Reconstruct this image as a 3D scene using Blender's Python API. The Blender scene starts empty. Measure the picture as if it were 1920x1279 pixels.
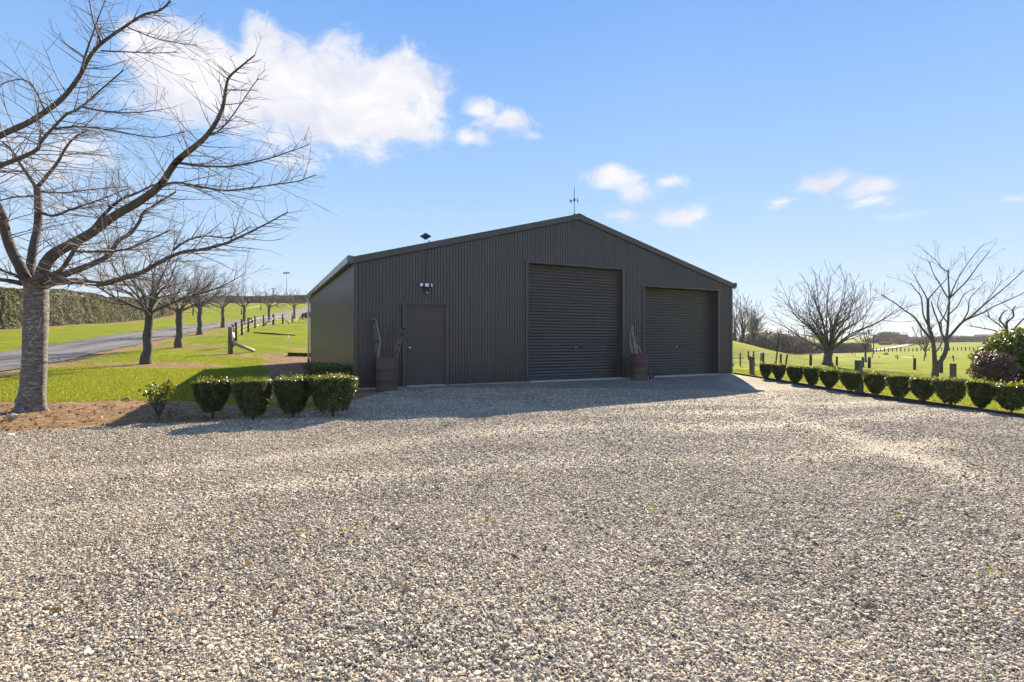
import bpy, bmesh, math, random
import numpy as np
from mathutils import Vector, Matrix
R = math.radians
scene = bpy.context.scene
C = scene.collection

# ------------------------------------------------------------------ camera
CAMH, F = 1.2, 965.0            # eye height (m); focal length in pixels of the 1920 wide frame
cam_d = bpy.data.cameras.new('camera')
cam = bpy.data.objects.new('camera', cam_d); C.objects.link(cam)
cam.location = (0, 0, CAMH); cam.rotation_euler = (R(90), 0, 0)
cam_d.sensor_width = 36; cam_d.lens = F / 1920 * 36
cam_d.clip_start = 0.05; cam_d.clip_end = 4000
scene.camera = cam

# ------------------------------------------------------------------ sun, exposure
SUN_AZ, SUN_EL = R(17.0), R(30.0)       # azimuth measured from +Y towards +X
scene.view_settings.view_transform = 'Standard'
scene.view_settings.look = 'None'
scene.view_settings.exposure = 1.5
scene.view_settings.gamma = 1
scene.view_settings.use_curve_mapping = False
sl = bpy.data.lights.new('sun', 'SUN'); sl.energy = 5.0; sl.angle = R(0.5); sl.color = (1.0, 0.865, 0.67)
sun = bpy.data.objects.new('sun', sl); C.objects.link(sun)
sdir = Vector((math.sin(SUN_AZ) * math.cos(SUN_EL), math.cos(SUN_AZ) * math.cos(SUN_EL), math.sin(SUN_EL)))
sun.rotation_euler = sdir.to_track_quat('Z', 'Y').to_euler()
sun.location = sdir * 60

# ------------------------------------------------------------------ world: sky with clouds
world = bpy.data.worlds.new('World'); scene.world = world; world.use_nodes = True
wt = world.node_tree; wt.nodes.clear()
def wn(t, **k):
    n = wt.nodes.new(t)
    for a, b in k.items(): setattr(n, a, b)
    return n
def wmath(op, a, b=None, c=None, clamp=False):
    n = wn('ShaderNodeMath', operation=op); n.use_clamp = clamp
    for i, v in enumerate((a, b, c)):
        if v is None: continue
        if isinstance(v, (int, float)): n.inputs[i].default_value = v
        else: wt.links.new(v, n.inputs[i])
    return n.outputs[0]
tc = wn('ShaderNodeTexCoord'); sp = wn('ShaderNodeSeparateXYZ'); wt.links.new(tc.outputs['Generated'], sp.inputs[0])
AZ = wmath('ARCTAN2', sp.outputs[0], sp.outputs[1]); EL = wmath('ARCSINE', sp.outputs[2])
nish = wn('ShaderNodeTexSky', sky_type='NISHITA'); nish.sun_disc = False
nish.sun_elevation = SUN_EL; nish.sun_rotation = SUN_AZ
nish.air_density = 1.0; nish.dust_density = 0.1; nish.ozone_density = 2.0
def sky_ramp():
    n = wn('ShaderNodeValToRGB'); wt.links.new(wmath('DIVIDE', EL, math.pi / 2, clamp=True), n.inputs[0])
    def lin(c): return tuple(((v / 255) / 12.92 if v / 255 < .04 else ((v / 255 + .055) / 1.055) ** 2.4) for v in c) + (1,)
    stops = [(0.0, (222, 232, 244)), (0.03, (212, 228, 247)), (0.09, (192, 220, 250)), (0.17, (168, 207, 250)),
             (0.26, (146, 193, 249)), (0.36, (124, 176, 246)), (0.55, (108, 160, 240)), (1.0, (92, 143, 228))]
    e = n.color_ramp.elements
    while len(e) < len(stops): e.new(.5)
    for el, (p, c) in zip(e, stops): el.position = p; el.color = lin(c)
    return n.outputs[0]
def wmix(f, a, b, mode='MIX'):
    n = wn('ShaderNodeMix', data_type='RGBA', blend_type=mode)
    for s, v in ((0, f), (6, a), (7, b)):
        if isinstance(v, (int, float)): n.inputs[s].default_value = v
        elif isinstance(v, tuple): n.inputs[s].default_value = v
        else: wt.links.new(v, n.inputs[s])
    return n.outputs[2]
SKYK = 7.0                                     # ramp brought to the same units as the sky texture
ramp = sky_ramp()
rs = wn('ShaderNodeVectorMath', operation='SCALE'); wt.links.new(ramp, rs.inputs[0]); rs.inputs[3].default_value = SKYK
sky_col = wmix(0.9, nish.outputs[0], rs.outputs[0])
# clouds: soft ellipses in azimuth / elevation, broken up with noise   (cx, cy, rx, ry, weight)
clouds = [(312,112,92,68,1.25),(385,145,120,85,1.25),(490,92,50,52,1.15),(455,160,95,62,1.2),(560,175,105,82,1.2),(660,190,150,92,1.15),
          (765,150,80,50,1),(740,235,110,42,1),(620,225,100,55,.95),(800,205,50,42,.8),(520,245,80,48,.55),(470,215,80,50,.7),
          (330,190,110,48,.8),(905,203,45,20,.7),(950,228,58,22,.75),(880,258,48,14,.45),(1000,255,20,10,.35),
          (1150,332,60,24,.7),(1195,360,42,24,.7),(1255,340,34,14,.5),(1172,405,32,14,.5),(1282,405,58,20,.65),
          (1540,345,70,22,.8),(1620,352,80,22,.7),(1470,378,32,13,.5),(1645,376,60,14,.5),(1690,405,50,9,.3),(1905,373,30,10,.45),
          (110,290,130,55,.55),(40,330,90,40,.4),(545,300,60,22,.35),(625,292,24,8,.35)]
cn = wn('ShaderNodeCombineXYZ'); wt.links.new(AZ, cn.inputs[0]); wt.links.new(wmath('MULTIPLY', EL, 1.5), cn.inputs[1])
def wnoise(scale, detail, rough, dist=0.0):
    n = wn('ShaderNodeTexNoise'); wt.links.new(cn.outputs[0], n.inputs['Vector'])
    n.inputs['Scale'].default_value = scale; n.inputs['Detail'].default_value = detail
    n.inputs['Roughness'].default_value = rough; n.inputs['Distortion'].default_value = dist
    return n.outputs[0]
nz, nz2 = wnoise(17, 12, .66, .5), wnoise(10, 8, .58, .4)
field = None
for cx, cy, rx, ry, w in clouds:
    X, Z = (cx - 960) / F, (640 - cy) / F
    a0, e0 = math.atan2(X, 1), math.atan2(Z, math.hypot(1, X))
    sa = rx / F / (1 + X * X); se = ry / F / math.sqrt(1 + X * X)
    dx = wmath('DIVIDE', wmath('SUBTRACT', AZ, a0), sa); dy = wmath('DIVIDE', wmath('SUBTRACT', EL, e0), se)
    d = wmath('SQRT', wmath('ADD', wmath('MULTIPLY', dx, dx), wmath('MULTIPLY', dy, dy)))
    v = wmath('MULTIPLY', wmath('SUBTRACT', 1.15, d), w)
    field = v if field is None else wmath('SMOOTH_MAX', field, v, 0.15)
# made-up scattered cumulus added over the unseen sky to whiten its blue fill
front = wn('ShaderNodeMapRange', interpolation_type='SMOOTHSTEP'); wt.links.new(sp.outputs[1], front.inputs[0]); front.inputs[1].default_value = .62; front.inputs[2].default_value = .30
ov = wn('ShaderNodeTexNoise'); wt.links.new(tc.outputs['Generated'], ov.inputs['Vector']); ov.inputs['Scale'].default_value = 2.6; ov.inputs['Detail'].default_value = 3
scatter = wmath('SUBTRACT', wmath('MULTIPLY', wmath('SUBTRACT', ov.outputs[0], .545), 5.0), wmath('MULTIPLY', wmath('SUBTRACT', 1.0, front.outputs[0]), 6.0))
field = wmath('MAXIMUM', field, wmath('MINIMUM', scatter, .9))
dens = wmath('ADD', field, wmath('MULTIPLY', wmath('SUBTRACT', nz, .47), 1.7))
mr = wn('ShaderNodeMapRange', interpolation_type='SMOOTHSTEP')
wt.links.new(dens, mr.inputs[0]); mr.inputs[1].default_value = 0.02; mr.inputs[2].default_value = 0.74
cshade = wmix(wmath('MULTIPLY', wmath('SUBTRACT', nz2, .34, clamp=True), 3.4, clamp=True), (.74, .755, .86, 1), (.985, .97, .97, 1))
cs = wn('ShaderNodeVectorMath', operation='SCALE'); wt.links.new(cshade, cs.inputs[0]); cs.inputs[3].default_value = SKYK
final = wmix(wmath('MULTIPLY', mr.outputs[0], .96), sky_col, cs.outputs[0])
bg = wn('ShaderNodeBackground'); bg.inputs[1].default_value = 0.0525
wt.links.new(final, bg.inputs[0])
wo = wn('ShaderNodeOutputWorld'); wt.links.new(bg.outputs[0], wo.inputs[0])

# ------------------------------------------------------------------ helpers
def tag(o, label=None, cat=None, group=None, kind=None):
    if label: o['label'] = label
    if cat: o['category'] = cat
    if group: o['group'] = group
    if kind: o['kind'] = kind
    return o
def thing(name, label, cat, loc=(0, 0, 0), rz=0.0, group=None):
    o = bpy.data.objects.new(name, None); C.objects.link(o); o.empty_display_size = .2
    o.location = loc; o.rotation_euler = (0, 0, rz)
    return tag(o, label, cat, group)
def link(name, me, mat=None, parent=None):
    o = bpy.data.objects.new(name, me); C.objects.link(o)
    if mat is not None and not me.materials: me.materials.append(mat)
    if parent is not None: o.parent = parent
    return o
def np_mesh(name, verts, faces, smooth=False):
    """verts (N,3); faces (M,k) equal-sized"""
    verts = np.asarray(verts, dtype=np.float32); faces = np.asarray(faces, dtype=np.int32)
    me = bpy.data.meshes.new(name); M, k = faces.shape
    me.vertices.add(len(verts)); me.vertices.foreach_set('co', verts.ravel())
    me.loops.add(M * k); me.loops.foreach_set('vertex_index', faces.ravel())
    me.polygons.add(M); me.polygons.foreach_set('loop_start', np.arange(0, M * k, k, dtype=np.int32))
    me.polygons.foreach_set('loop_total', np.full(M, k, dtype=np.int32))
    if smooth: me.polygons.foreach_set('use_smooth', np.ones(M, dtype=bool))
    me.update(calc_edges=True); me.validate()
    return me
class MB:
    def __init__(self): self.v = []; self.f = []; self.sm = []
    def add(self, vs, fs, smooth=False):
        o = len(self.v); self.v += [tuple(v) for v in vs]
        for f in fs: self.f.append([i + o for i in f]); self.sm.append(smooth)
    def box(self, lo, hi, m=None):
        x0, y0, z0 = lo; x1, y1, z1 = hi
        vs = [Vector(p) for p in ((x0,y0,z0),(x1,y0,z0),(x1,y1,z0),(x0,y1,z0),(x0,y0,z1),(x1,y0,z1),(x1,y1,z1),(x0,y1,z1))]
        if m is not None: vs = [m @ v for v in vs]
        self.add(vs, [(0,3,2,1),(4,5,6,7),(0,1,5,4),(1,2,6,5),(2,3,7,6),(3,0,4,7)])
        return self
    def tube(self, pts, rad, sides=8, caps=True, wob=0, rng=None, squash=None):
        pts = [Vector(p) for p in pts]; n = len(pts)
        if isinstance(rad, (int, float)): rad = [rad] * n
        up = Vector((.13, .31, .94)); vs = []
        t0 = (pts[1] - pts[0]).normalized(); a = t0.cross(up)
        if a.length < .05: a = t0.cross(Vector((1, 0, 0)))
        a.normalize()
        for i in range(n):
            t = (pts[min(i + 1, n - 1)] - pts[max(i - 1, 0)])
            t = t.normalized() if t.length > 1e-9 else t0
            a = a - t * a.dot(t)
            a = a.normalized() if a.length > 1e-6 else t.orthogonal().normalized()
            b = t.cross(a)
            for k in range(sides):
                an = 2 * math.pi * k / sides; r = rad[i]
                if wob: r *= 1 + wob * (rng.random() - .5)
                vs.append(pts[i] + a * (r * math.cos(an)) + b * (r * math.sin(an)))
        fs = []
        for i in range(n - 1):
            for k in range(sides):
                k2 = (k + 1) % sides
                fs.append((i * sides + k, i * sides + k2, (i + 1) * sides + k2, (i + 1) * sides + k))
        self.add(vs, fs, True)
        if caps and sides > 3:
            o = len(self.v) - len(vs)
            self.f.append([o + k for k in range(sides)][::-1]); self.sm.append(False)
            self.f.append([o + (n - 1) * sides + k for k in range(sides)]); self.sm.append(False)
        return self
    def lathe(self, prof, sides=24, centre=(0, 0, 0), m=None):
        vs = []; cx, cy, cz = centre
        for r, z in prof:
            for k in range(sides):
                a = 2 * math.pi * k / sides; v = Vector((cx + r * math.cos(a), cy + r * math.sin(a), cz + z))
                vs.append(m @ v if m is not None else v)
        fs = []
        for i in range(len(prof) - 1):
            for k in range(sides):
                k2 = (k + 1) % sides
                fs.append((i * sides + k, i * sides + k2, (i + 1) * sides + k2, (i + 1) * sides + k))
        self.add(vs, fs, True); return self
    def ball(self, c, r, seg=12, rings=8, m=None):
        prof = [(max(1e-4, r * math.sin(math.pi * i / rings)), -r * math.cos(math.pi * i / rings)) for i in range(rings + 1)]
        return self.lathe(prof, seg, c, m)
    def prism(self, poly, thick, m):
        """poly: 2D points in local x,z; extruded along local y by thick"""
        n = len(poly)
        vs = [m @ Vector((p[0], -thick / 2, p[1])) for p in poly] + [m @ Vector((p[0], thick / 2, p[1])) for p in poly]
        fs = [list(range(n)), list(range(n, 2 * n))[::-1]] + [(i, i + n, (i + 1) % n + n, (i + 1) % n) for i in range(n)]
        self.add(vs, fs); return self
    def mesh(self, name):
        me = bpy.data.meshes.new(name); me.from_pydata(self.v, [], self.f)
        me.polygons.foreach_set('use_smooth', self.sm); me.update(); return me
    def build(self, name, mat, parent=None): return link(name, self.mesh(name), mat, parent)
def bevel(o, w=.006, seg=2):
    m = o.modifiers.new('bevel', 'BEVEL'); m.width = w; m.segments = seg; m.limit_method = 'ANGLE'; return o

# ------------------------------------------------------------------ materials
class NT:
    def __init__(self, name):
        self.m = bpy.data.materials.new(name); self.m.use_nodes = True
        self.t = self.m.node_tree; self.t.nodes.clear()
        self.out = self.t.nodes.new('ShaderNodeOutputMaterial')
    def n(self, typ, **k):
        x = self.t.nodes.new(typ)
        for a, b in k.items(): setattr(x, a, b)
        return x
    def set(self, sock, v):
        if v is None: return
        if hasattr(v, 'is_linked') or hasattr(v, 'node'): self.t.links.new(v, sock)
        elif isinstance(v, tuple) and len(v) == 3 and sock.type == 'RGBA': sock.default_value = v + (1,)
        else: sock.default_value = v
    def math(self, op, a, b=None, clamp=False):
        x = self.n('ShaderNodeMath', operation=op); x.use_clamp = clamp
        self.set(x.inputs[0], a); self.set(x.inputs[1], b); return x.outputs[0]
    def mix(self, f, a, b, mode='MIX'):
        x = self.n('ShaderNodeMix', data_type='RGBA', blend_type=mode)
        self.set(x.inputs[0], f); self.set(x.inputs[6], a); self.set(x.inputs[7], b); return x.outputs[2]
    def coord(self, kind='Object', scale=None):
        x = self.n('ShaderNodeTexCoord').outputs[kind]
        if scale is not None:
            mp = self.n('ShaderNodeMapping'); self.t.links.new(x, mp.inputs[0]); mp.inputs['Scale'].default_value = scale
            x = mp.outputs[0]
        return x
    def pos(self, scale=None):
        x = self.n('ShaderNodeNewGeometry').outputs['Position']
        if scale is not None:
            mp = self.n('ShaderNodeMapping'); self.t.links.new(x, mp.inputs[0]); mp.inputs['Scale'].default_value = scale
            x = mp.outputs[0]
        return x
    def noise(self, vec, scale, detail=4, rough=.55, dist=0, col=False):
        x = self.n('ShaderNodeTexNoise'); self.t.links.new(vec, x.inputs['Vector'])
        x.inputs['Scale'].default_value = scale; x.inputs['Detail'].default_value = detail
        x.inputs['Roughness'].default_value = rough; x.inputs['Distortion'].default_value = dist
        return x.outputs[1 if col else 0]
    def voro(self, vec, scale, out='Distance', feature='F1', rand=1):
        x = self.n('ShaderNodeTexVoronoi', feature=feature); self.t.links.new(vec, x.inputs['Vector'])
        x.inputs['Scale'].default_value = scale; x.inputs['Randomness'].default_value = rand
        return x.outputs[out]
    def ramp(self, f, stops, interp='LINEAR'):
        x = self.n('ShaderNodeValToRGB'); self.set(x.inputs[0], f); e = x.color_ramp.elements
        x.color_ramp.interpolation = interp
        while len(e) < len(stops): e.new(.5)
        for el, (p, c) in zip(e, stops):
            el.position = p; el.color = (c if isinstance(c, tuple) else (c, c, c)) + (1,)
        return x.outputs[0]
    def step(self, v, a, b):
        x = self.n('ShaderNodeMapRange', interpolation_type='SMOOTHSTEP'); self.set(x.inputs[0], v)
        x.inputs[1].default_value = a; x.inputs[2].default_value = b; return x.outputs[0]
    def bump(self, h, strength=.5, dist=.02, normal=None):
        x = self.n('ShaderNodeBump'); self.set(x.inputs['Height'], h)
        x.inputs['Strength'].default_value = strength; x.inputs['Distance'].default_value = dist
        if normal is not None: self.t.links.new(normal, x.inputs['Normal'])
        return x.outputs[0]
    def bsdf(self, col, rough=.6, metal=0, normal=None, spec=.5, trans=None, tcol=None):
        b = self.n('ShaderNodeBsdfPrincipled')
        self.set(b.inputs['Base Color'], col); self.set(b.inputs['Roughness'], rough); self.set(b.inputs['Metallic'], metal)
        b.inputs['Specular IOR Level'].default_value = spec
        if normal is not None: self.t.links.new(normal, b.inputs['Normal'])
        s = b.outputs[0]
        if trans is not None:
            t = self.n('ShaderNodeBsdfTranslucent'); self.set(t.inputs[0], tcol)
            if normal is not None: self.t.links.new(normal, t.inputs['Normal'])
            mx = self.n('ShaderNodeMixShader'); mx.inputs[0].default_value = trans
            self.t.links.new(s, mx.inputs[1]); self.t.links.new(t.outputs[0], mx.inputs[2]); s = mx.outputs[0]
        self.t.links.new(s, self.out.inputs[0]); return self.m

def m_plain(name, col, rough=.5, metal=0, var=.25, nscale=6, bump=.15, bd=.004, spec=.5):
    t = NT(name); v = t.coord('Object'); n = t.noise(v, nscale, 6, .6)
    c = t.mix(n, tuple(x * (1 - var) for x in col), tuple(min(1, x * (1 + var)) for x in col))
    r = t.math('ADD', t.math('MULTIPLY', t.noise(v, nscale * 3, 4), .25), rough - .12)
    return t.bsdf(c, r, metal, t.bump(t.noise(v, nscale * 12, 3), bump, bd), spec)

def m_cladding():
    t = NT('shed_cladding'); v = t.coord('Object')
    streak = t.noise(t.coord('Object', (9, 9, .35)), 1.6, 5, .6)
    sx = t.n('ShaderNodeSeparateXYZ'); t.t.links.new(v, sx.inputs[0]); wnz = t.n('ShaderNodeTexWhiteNoise', noise_dimensions='1D')
    t.t.links.new(t.math('FLOOR', t.math('DIVIDE', sx.outputs[0], .756)), wnz.inputs['W'])
    dust = t.noise(v, 1.3, 6, .6)
    c = t.mix(streak, (.079, .070, .066), (.085, .076, .072))
    c = t.mix(t.math('MULTIPLY', wnz.outputs[0], .08), c, (.03, .026, .024))
    sep = t.n('ShaderNodeSeparateXYZ'); t.t.links.new(v, sep.inputs[0])
    splash = t.math('MULTIPLY', t.step(t.math('ADD', sep.outputs[2], t.math('MULTIPLY', dust, .5)), .75, .25), .5)
    c = t.mix(splash, c, (.085, .064, .046))
    r = .27
    return t.bsdf(c, r, 0, None, .5)
def m_ground():
    t = NT('ground'); p = t.pos()
    a = t.n('ShaderNodeAttribute', attribute_name='soil').outputs['Fac']
    pad = t.n('ShaderNodeAttribute', attribute_name='paddock').outputs['Fac']
    mid, fine, vfine = t.noise(p, 1.1, 6, .62), t.noise(p, 9, 6, .68), t.noise(p, 55, 4, .7)
    big = t.noise(p, .16, 5, .6)
    g = t.mix(t.step(mid, .35, .68), (.140, .180, .009), (.250, .262, .014))
    g = t.mix(t.math('MULTIPLY', t.step(fine, .42, .7), .55), g, (.085, .135, .009))
    g = t.mix(t.math('MULTIPLY', t.step(vfine, .45, .75), .6), g, (.29, .31, .035))
    gp = t.mix(t.step(t.noise(p, .55, 7, .72), .38, .62), (.215, .235, .010), (.130, .172, .007))
    gp = t.mix(t.math('MULTIPLY', t.step(fine, .52, .72), .7), gp, (.29, .285, .022))
    gp = t.mix(t.math('MULTIPLY', t.step(t.noise(p, 2.6, 6, .7), .58, .68), .6), gp, (.070, .095, .007))
    g = t.mix(t.math('MULTIPLY', t.step(t.noise(p, .7, 6, .7), .50, .64), .42), g, (.085, .125, .008))
    g = t.mix(t.math('MULTIPLY', t.step(t.noise(p, 2.4, 6, .72), .58, .70), .55), g, (.30, .27, .07))
    g = t.mix(pad, g, gp)
    g = t.mix(t.math('MULTIPLY', big, .2), g, (.23, .22, .02))
    s = t.mix(t.step(t.noise(p, 4.5, 7, .72), .36, .64), (.150, .090, .048), (.38, .245, .138))
    s = t.mix(t.step(t.voro(p, 28, 'Distance'), .45, .15), s, (.37, .265, .17))
    s = t.mix(t.math('MULTIPLY', t.step(vfine, .52, .64), .85), s, (.045, .030, .020))
    s = t.mix(t.math('MULTIPLY', t.step(t.noise(p, 1.3, 6, .7), .55, .68), .6), s, (.17, .17, .028))
    mask = t.step(t.math('ADD', a, t.math('ADD', t.math('MULTIPLY', t.math('SUBTRACT', fine, .5), 1.9),
                  t.math('MULTIPLY', t.math('SUBTRACT', mid, .5), .7))), .42, .60)
    c = t.mix(mask, g, s)
    h = t.math('ADD', t.math('MULTIPLY', vfine, .5), fine)
    return t.bsdf(c, .9, 0, t.bump(h, .9, .05), .04)
def m_gravel(name, tint=(1, 1, 1), edge=None):
    t = NT(name); p = t.pos(); w = t.n('ShaderNodeVectorMath', operation='ADD')
    t.t.links.new(p, w.inputs[0])
    sc = t.n('ShaderNodeVectorMath', operation='SCALE'); t.t.links.new(t.noise(p, 25, 3, .6, 0, True), sc.inputs[0]); sc.inputs[3].default_value = .03
    t.t.links.new(sc.outputs[0], w.inputs[1]); q = w.outputs[0]
    cell = t.voro(q, 42, 'Color'); sep = t.n('ShaderNodeSeparateColor'); t.t.links.new(cell, sep.inputs[0])
    d = t.voro(q, 42, 'Distance'); cell2 = t.voro(q, 19, 'Color'); sep2 = t.n('ShaderNodeSeparateColor'); t.t.links.new(cell2, sep2.inputs[0])
    k = lambda *c: tuple(a * b for a, b in zip(c, tint))
    c = t.ramp(sep.outputs[0], [(0, k(.085, .068, .048)), (.18, k(.22, .178, .122)), (.5, k(.37, .312, .228)), (.8, k(.53, .455, .345)), (1, k(.76, .665, .52))])
    c = t.mix(t.math('MULTIPLY', t.step(sep2.outputs[1], .8, .95), .55), c, k(.36, .28, .21))
    c = t.mix(t.step(d, .50, .78), c, k(.075, .066, .058))
    big = t.noise(p, .55, 5, .6); c = t.mix(t.math('MULTIPLY', t.step(big, .42, .66), .32), c, k(.53, .44, .335))
    c = t.mix(t.math('MULTIPLY', t.step(t.noise(p, 1.9, 6, .7), .60, .72), .35), c, k(.20, .165, .125))
    tr = t.n('ShaderNodeAttribute', attribute_name='track').outputs['Fac']
    c = t.mix(t.math('MULTIPLY', tr, .6), c, k(.66, .575, .46))
    c = t.mix(.14, c, (0, 0, 0))
    h = t.math('SUBTRACT', t.math('MULTIPLY', sep.outputs[1], .8), d)
    return t.bsdf(c, .85, 0, t.bump(t.math('ADD', h, t.math('MULTIPLY', t.noise(p, 120, 2), .3)), 1.0, .022), .25)
def m_stone():
    t = NT('gravel_stone'); r = t.n('ShaderNodeObjectInfo').outputs['Random']
    c = t.ramp(r, [(0, (.060, .048, .036)), (.2, (.175, .145, .106)), (.5, (.36, .305, .224)), (.78, (.57, .49, .37)), (.93, (.81, .72, .565)), (1, (.44, .28, .16))])
    n = t.noise(t.coord('Object'), 60, 4, .6)
    lo = t.n('ShaderNodeObjectInfo').outputs['Location']; pn = t.noise(lo, .55, 5, .62)
    c = t.mix(t.math('MULTIPLY', t.step(pn, .40, .66), .38), c, (.585, .495, .36)); c = t.mix(t.math('MULTIPLY', t.step(t.noise(lo, .9, 5, .65), .50, .68), .40), c, (.17, .137, .095))
    c = t.mix(t.math('MULTIPLY', n, .3), c, (.64, .535, .39))
    return t.bsdf(c, .8, 0, t.bump(n, .3, .003), .3)
def m_bark(name, a, b, ring=0.0, sc=1.0, rs=(3, 3, 46)):
    t = NT(name); v = t.coord('Object')
    n1 = t.noise(t.coord('Object', tuple(q * sc for q in rs)), 1.6, 5, .65, .6)
    n2 = t.noise(v, 5 * sc, 6, .65)
    f = t.math('ADD', t.math('MULTIPLY', t.step(n1, .38, .64), ring), t.math('MULTIPLY', n2, 1 - ring))
    c = t.mix(f, a, b)
    c = t.mix(t.step(t.noise(v, 2.6 * sc, 5, .6), .60, .70), c, tuple(x * .35 for x in a))
    c = t.mix(t.math('MULTIPLY', t.step(t.noise(v, 9 * sc, 5, .7), .58, .68), .5), c, (.30, .31, .25))
    if ring > .48:
        c = t.mix(t.math('MULTIPLY', t.step(t.noise(t.coord('Object', (5, 5, 11)), 2.2, 7, .72), .50, .60), .75), c, (.44, .42, .385))
        c = t.mix(t.step(t.noise(t.coord('Object', (4, 4, 9)), 1.7, 6, .7), .59, .66), c, (.045, .034, .028))
        c = t.mix(t.math('MULTIPLY', t.step(t.noise(t.coord('Object', (7, 7, 80)), 1.5, 4, .6), .50, .60), .55), c, (.07, .055, .048))
    return t.bsdf(c, .75, 0, t.bump(t.math('ADD', t.math('MULTIPLY', n1, .8), n2), 1.0, .030), .3)
def m_leaf(name, dark, light, tcol, trans=.3, rough=.36):
    t = NT(name); r = t.n('ShaderNodeNewGeometry').outputs['Random Per Island']
    c = t.mix(r, dark, light)
    tc_ = t.mix(r, tuple(x * .55 for x in tcol), tcol)
    return t.bsdf(c, rough, 0, None, .5, trans, tc_)
def m_rust(name, base, low, rust):
    t = NT(name); v = t.coord('Object'); sep = t.n('ShaderNodeSeparateXYZ'); t.t.links.new(v, sep.inputs[0])
    n = t.noise(v, 5, 7, .65); n2 = t.noise(v, 22, 5, .7); st = t.noise(t.coord('Object', (14, 14, 1.2)), 1.2, 5, .6)
    c = t.mix(t.step(t.math('ADD', sep.outputs[2], t.math('MULTIPLY', n, .35)), .62, .44), base, low)
    c = t.mix(t.math('MULTIPLY', t.step(n2, .52, .68), .75), c, rust)
    c = t.mix(t.math('MULTIPLY', t.step(st, .55, .7), .5), c, tuple(x * .4 for x in base))
    return t.bsdf(c, .75, 0, t.bump(t.math('ADD', n2, n), .5, .01), .3)
def m_wood(name, a, b):
    t = NT(name); v = t.coord('Object')
    g = t.noise(t.coord('Object', (18, 18, 1.3)), 2.2, 6, .65, .4); n = t.noise(v, 6, 5, .6)
    c = t.mix(t.step(g, .35, .65), a, b); c = t.mix(t.math('MULTIPLY', t.step(n, .55, .7), .5), c, tuple(x * .4 for x in a))
    return t.bsdf(c, .85, 0, t.bump(g, .7, .012), .2)

M = {}
M['clad'] = m_cladding()
M['trim'] = m_plain('shed_trim', (.068, .060, .056), .36, 0, .2, 3, .05, .002)
M['door'] = m_plain('door_paint', (.066, .054, .044), .42, 0, .15, 2.5, .06, .002)
M['curtain'] = m_plain('roller_curtain', (.064, .056, .052), .33, 0, .22, 2.2, .05, .002)
M['concrete'] = m_plain('concrete', (.42, .41, .38), .85, 0, .25, 5, .4, .006, .2)
M['black'] = m_plain('black_plastic', (.014, .014, .015), .45, 0, .2, 8, .1, .002)
M['white'] = m_plain('white_paint', (.74, .75, .76), .35, 0, .06, 5, .05, .002)
M['zinc'] = m_plain('zinc_steel', (.50, .53, .55), .34, .85, .12, 6, .05, .002)
M['chrome'] = m_plain('polished_steel', (.75, .75, .74), .18, 1, .05, 6, .02, .001)
M['pipe'] = m_plain('grey_pipe', (.27, .25, .23), .6, .2, .3, 8, .3, .004)
M['gutter'] = m_plain('painted_gutter', (.13, .135, .135), .25, .3, .1, 3, .03, .001)
M['iron'] = m_plain('old_iron', (.060, .048, .042), .65, .3, .45, 14, .6, .006)
M['lamp'] = m_plain('lamp_lens', (.80, .82, .84), .25, 0, .04, 20, .05, .002)
M['panel'] = m_plain('solar_backing', (.022, .021, .022), .4, 0, .1, 5, .03, .001)
M['rust1'] = m_rust('rusted_drum', (.125, .076, .060), (.098, .080, .058), (.175, .098, .062))
M['rust2'] = m_rust('maroon_drum', (.125, .060, .058), (.118, .092, .054), (.195, .120, .068))
M['wood_dark'] = m_wood('weathered_beam', (.095, .074, .060), (.23, .19, .155))
M['wood_green'] = m_wood('mossy_board', (.13, .13, .09), (.36, .345, .25))
M['wood_grey'] = m_wood('grey_post', (.070, .068, .052), (.20, .19, .15))
M['wood_black'] = m_wood('dark_post', (.030, .027, .022), (.085, .075, .062))
M['wood_pale'] = m_wood('pale_strut', (.22, .18, .14), (.46, .40, .33))
M['ground'] = m_ground()
M['gravel'] = m_gravel('gravel')
M['road'] = m_gravel('driveway_gravel', (.56, .63, .78))
M['farroad'] = m_plain('pale_road', (.27, .27, .26), .8, 0, .1, .2, .1, .01, .2)
M['stone'] = m_stone()
M['bark_cherry'] = m_bark('cherry_bark', (.060, .047, .041), (.33, .30, .28), .5, 1.0, (9, 9, 62))
M['bark_limb'] = m_bark('cherry_limb', (.060, .046, .040), (.175, .150, .135), .45, 1.5)
M['bark_dark'] = m_bark('dark_bark', (.036, .029, .025), (.150, .125, .112), .35, 1.3)
M['bark_grey'] = m_bark('grey_bark', (.060, .058, .042), (.17, .165, .125), .3, 1.2)
M['twig'] = m_plain('twig', (.19, .155, .14), .75, 0, .3, 5, .1, .002)
M['twig_far'] = m_plain('far_twig', (.24, .20, .17), .8, 0, .25, 1, .1, .002)
M['twig_red'] = m_plain('red_twig', (.30, .10, .085), .8, 0, .3, 1, .1, .002)
M['leaf_box'] = m_leaf('hedge_leaf', (.013, .021, .007), (.068, .092, .020), (.30, .34, .02), .28, .42)
M['leaf_tall'] = m_leaf('tall_hedge_leaf', (.075, .080, .028), (.20, .185, .085), (.20, .21, .03), .25, .75)
M['leaf_tip'] = m_leaf('sunlit_new_growth', (.05, .075, .015), (.17, .185, .03), (.42, .44, .04), .38, .38)  # new growth coloured paler to stand in for sunlit bush tops
M['leaf_dark'] = m_leaf('evergreen_leaf', (.020, .042, .012), (.055, .090, .022), (.22, .30, .02), .28, .3)
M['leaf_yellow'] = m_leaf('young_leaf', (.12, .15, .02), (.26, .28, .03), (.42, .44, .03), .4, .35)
M['leaf_purple'] = m_leaf('purple_leaf', (.036, .025, .022), (.100, .075, .055), (.20, .10, .06), .2, .35)
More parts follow.
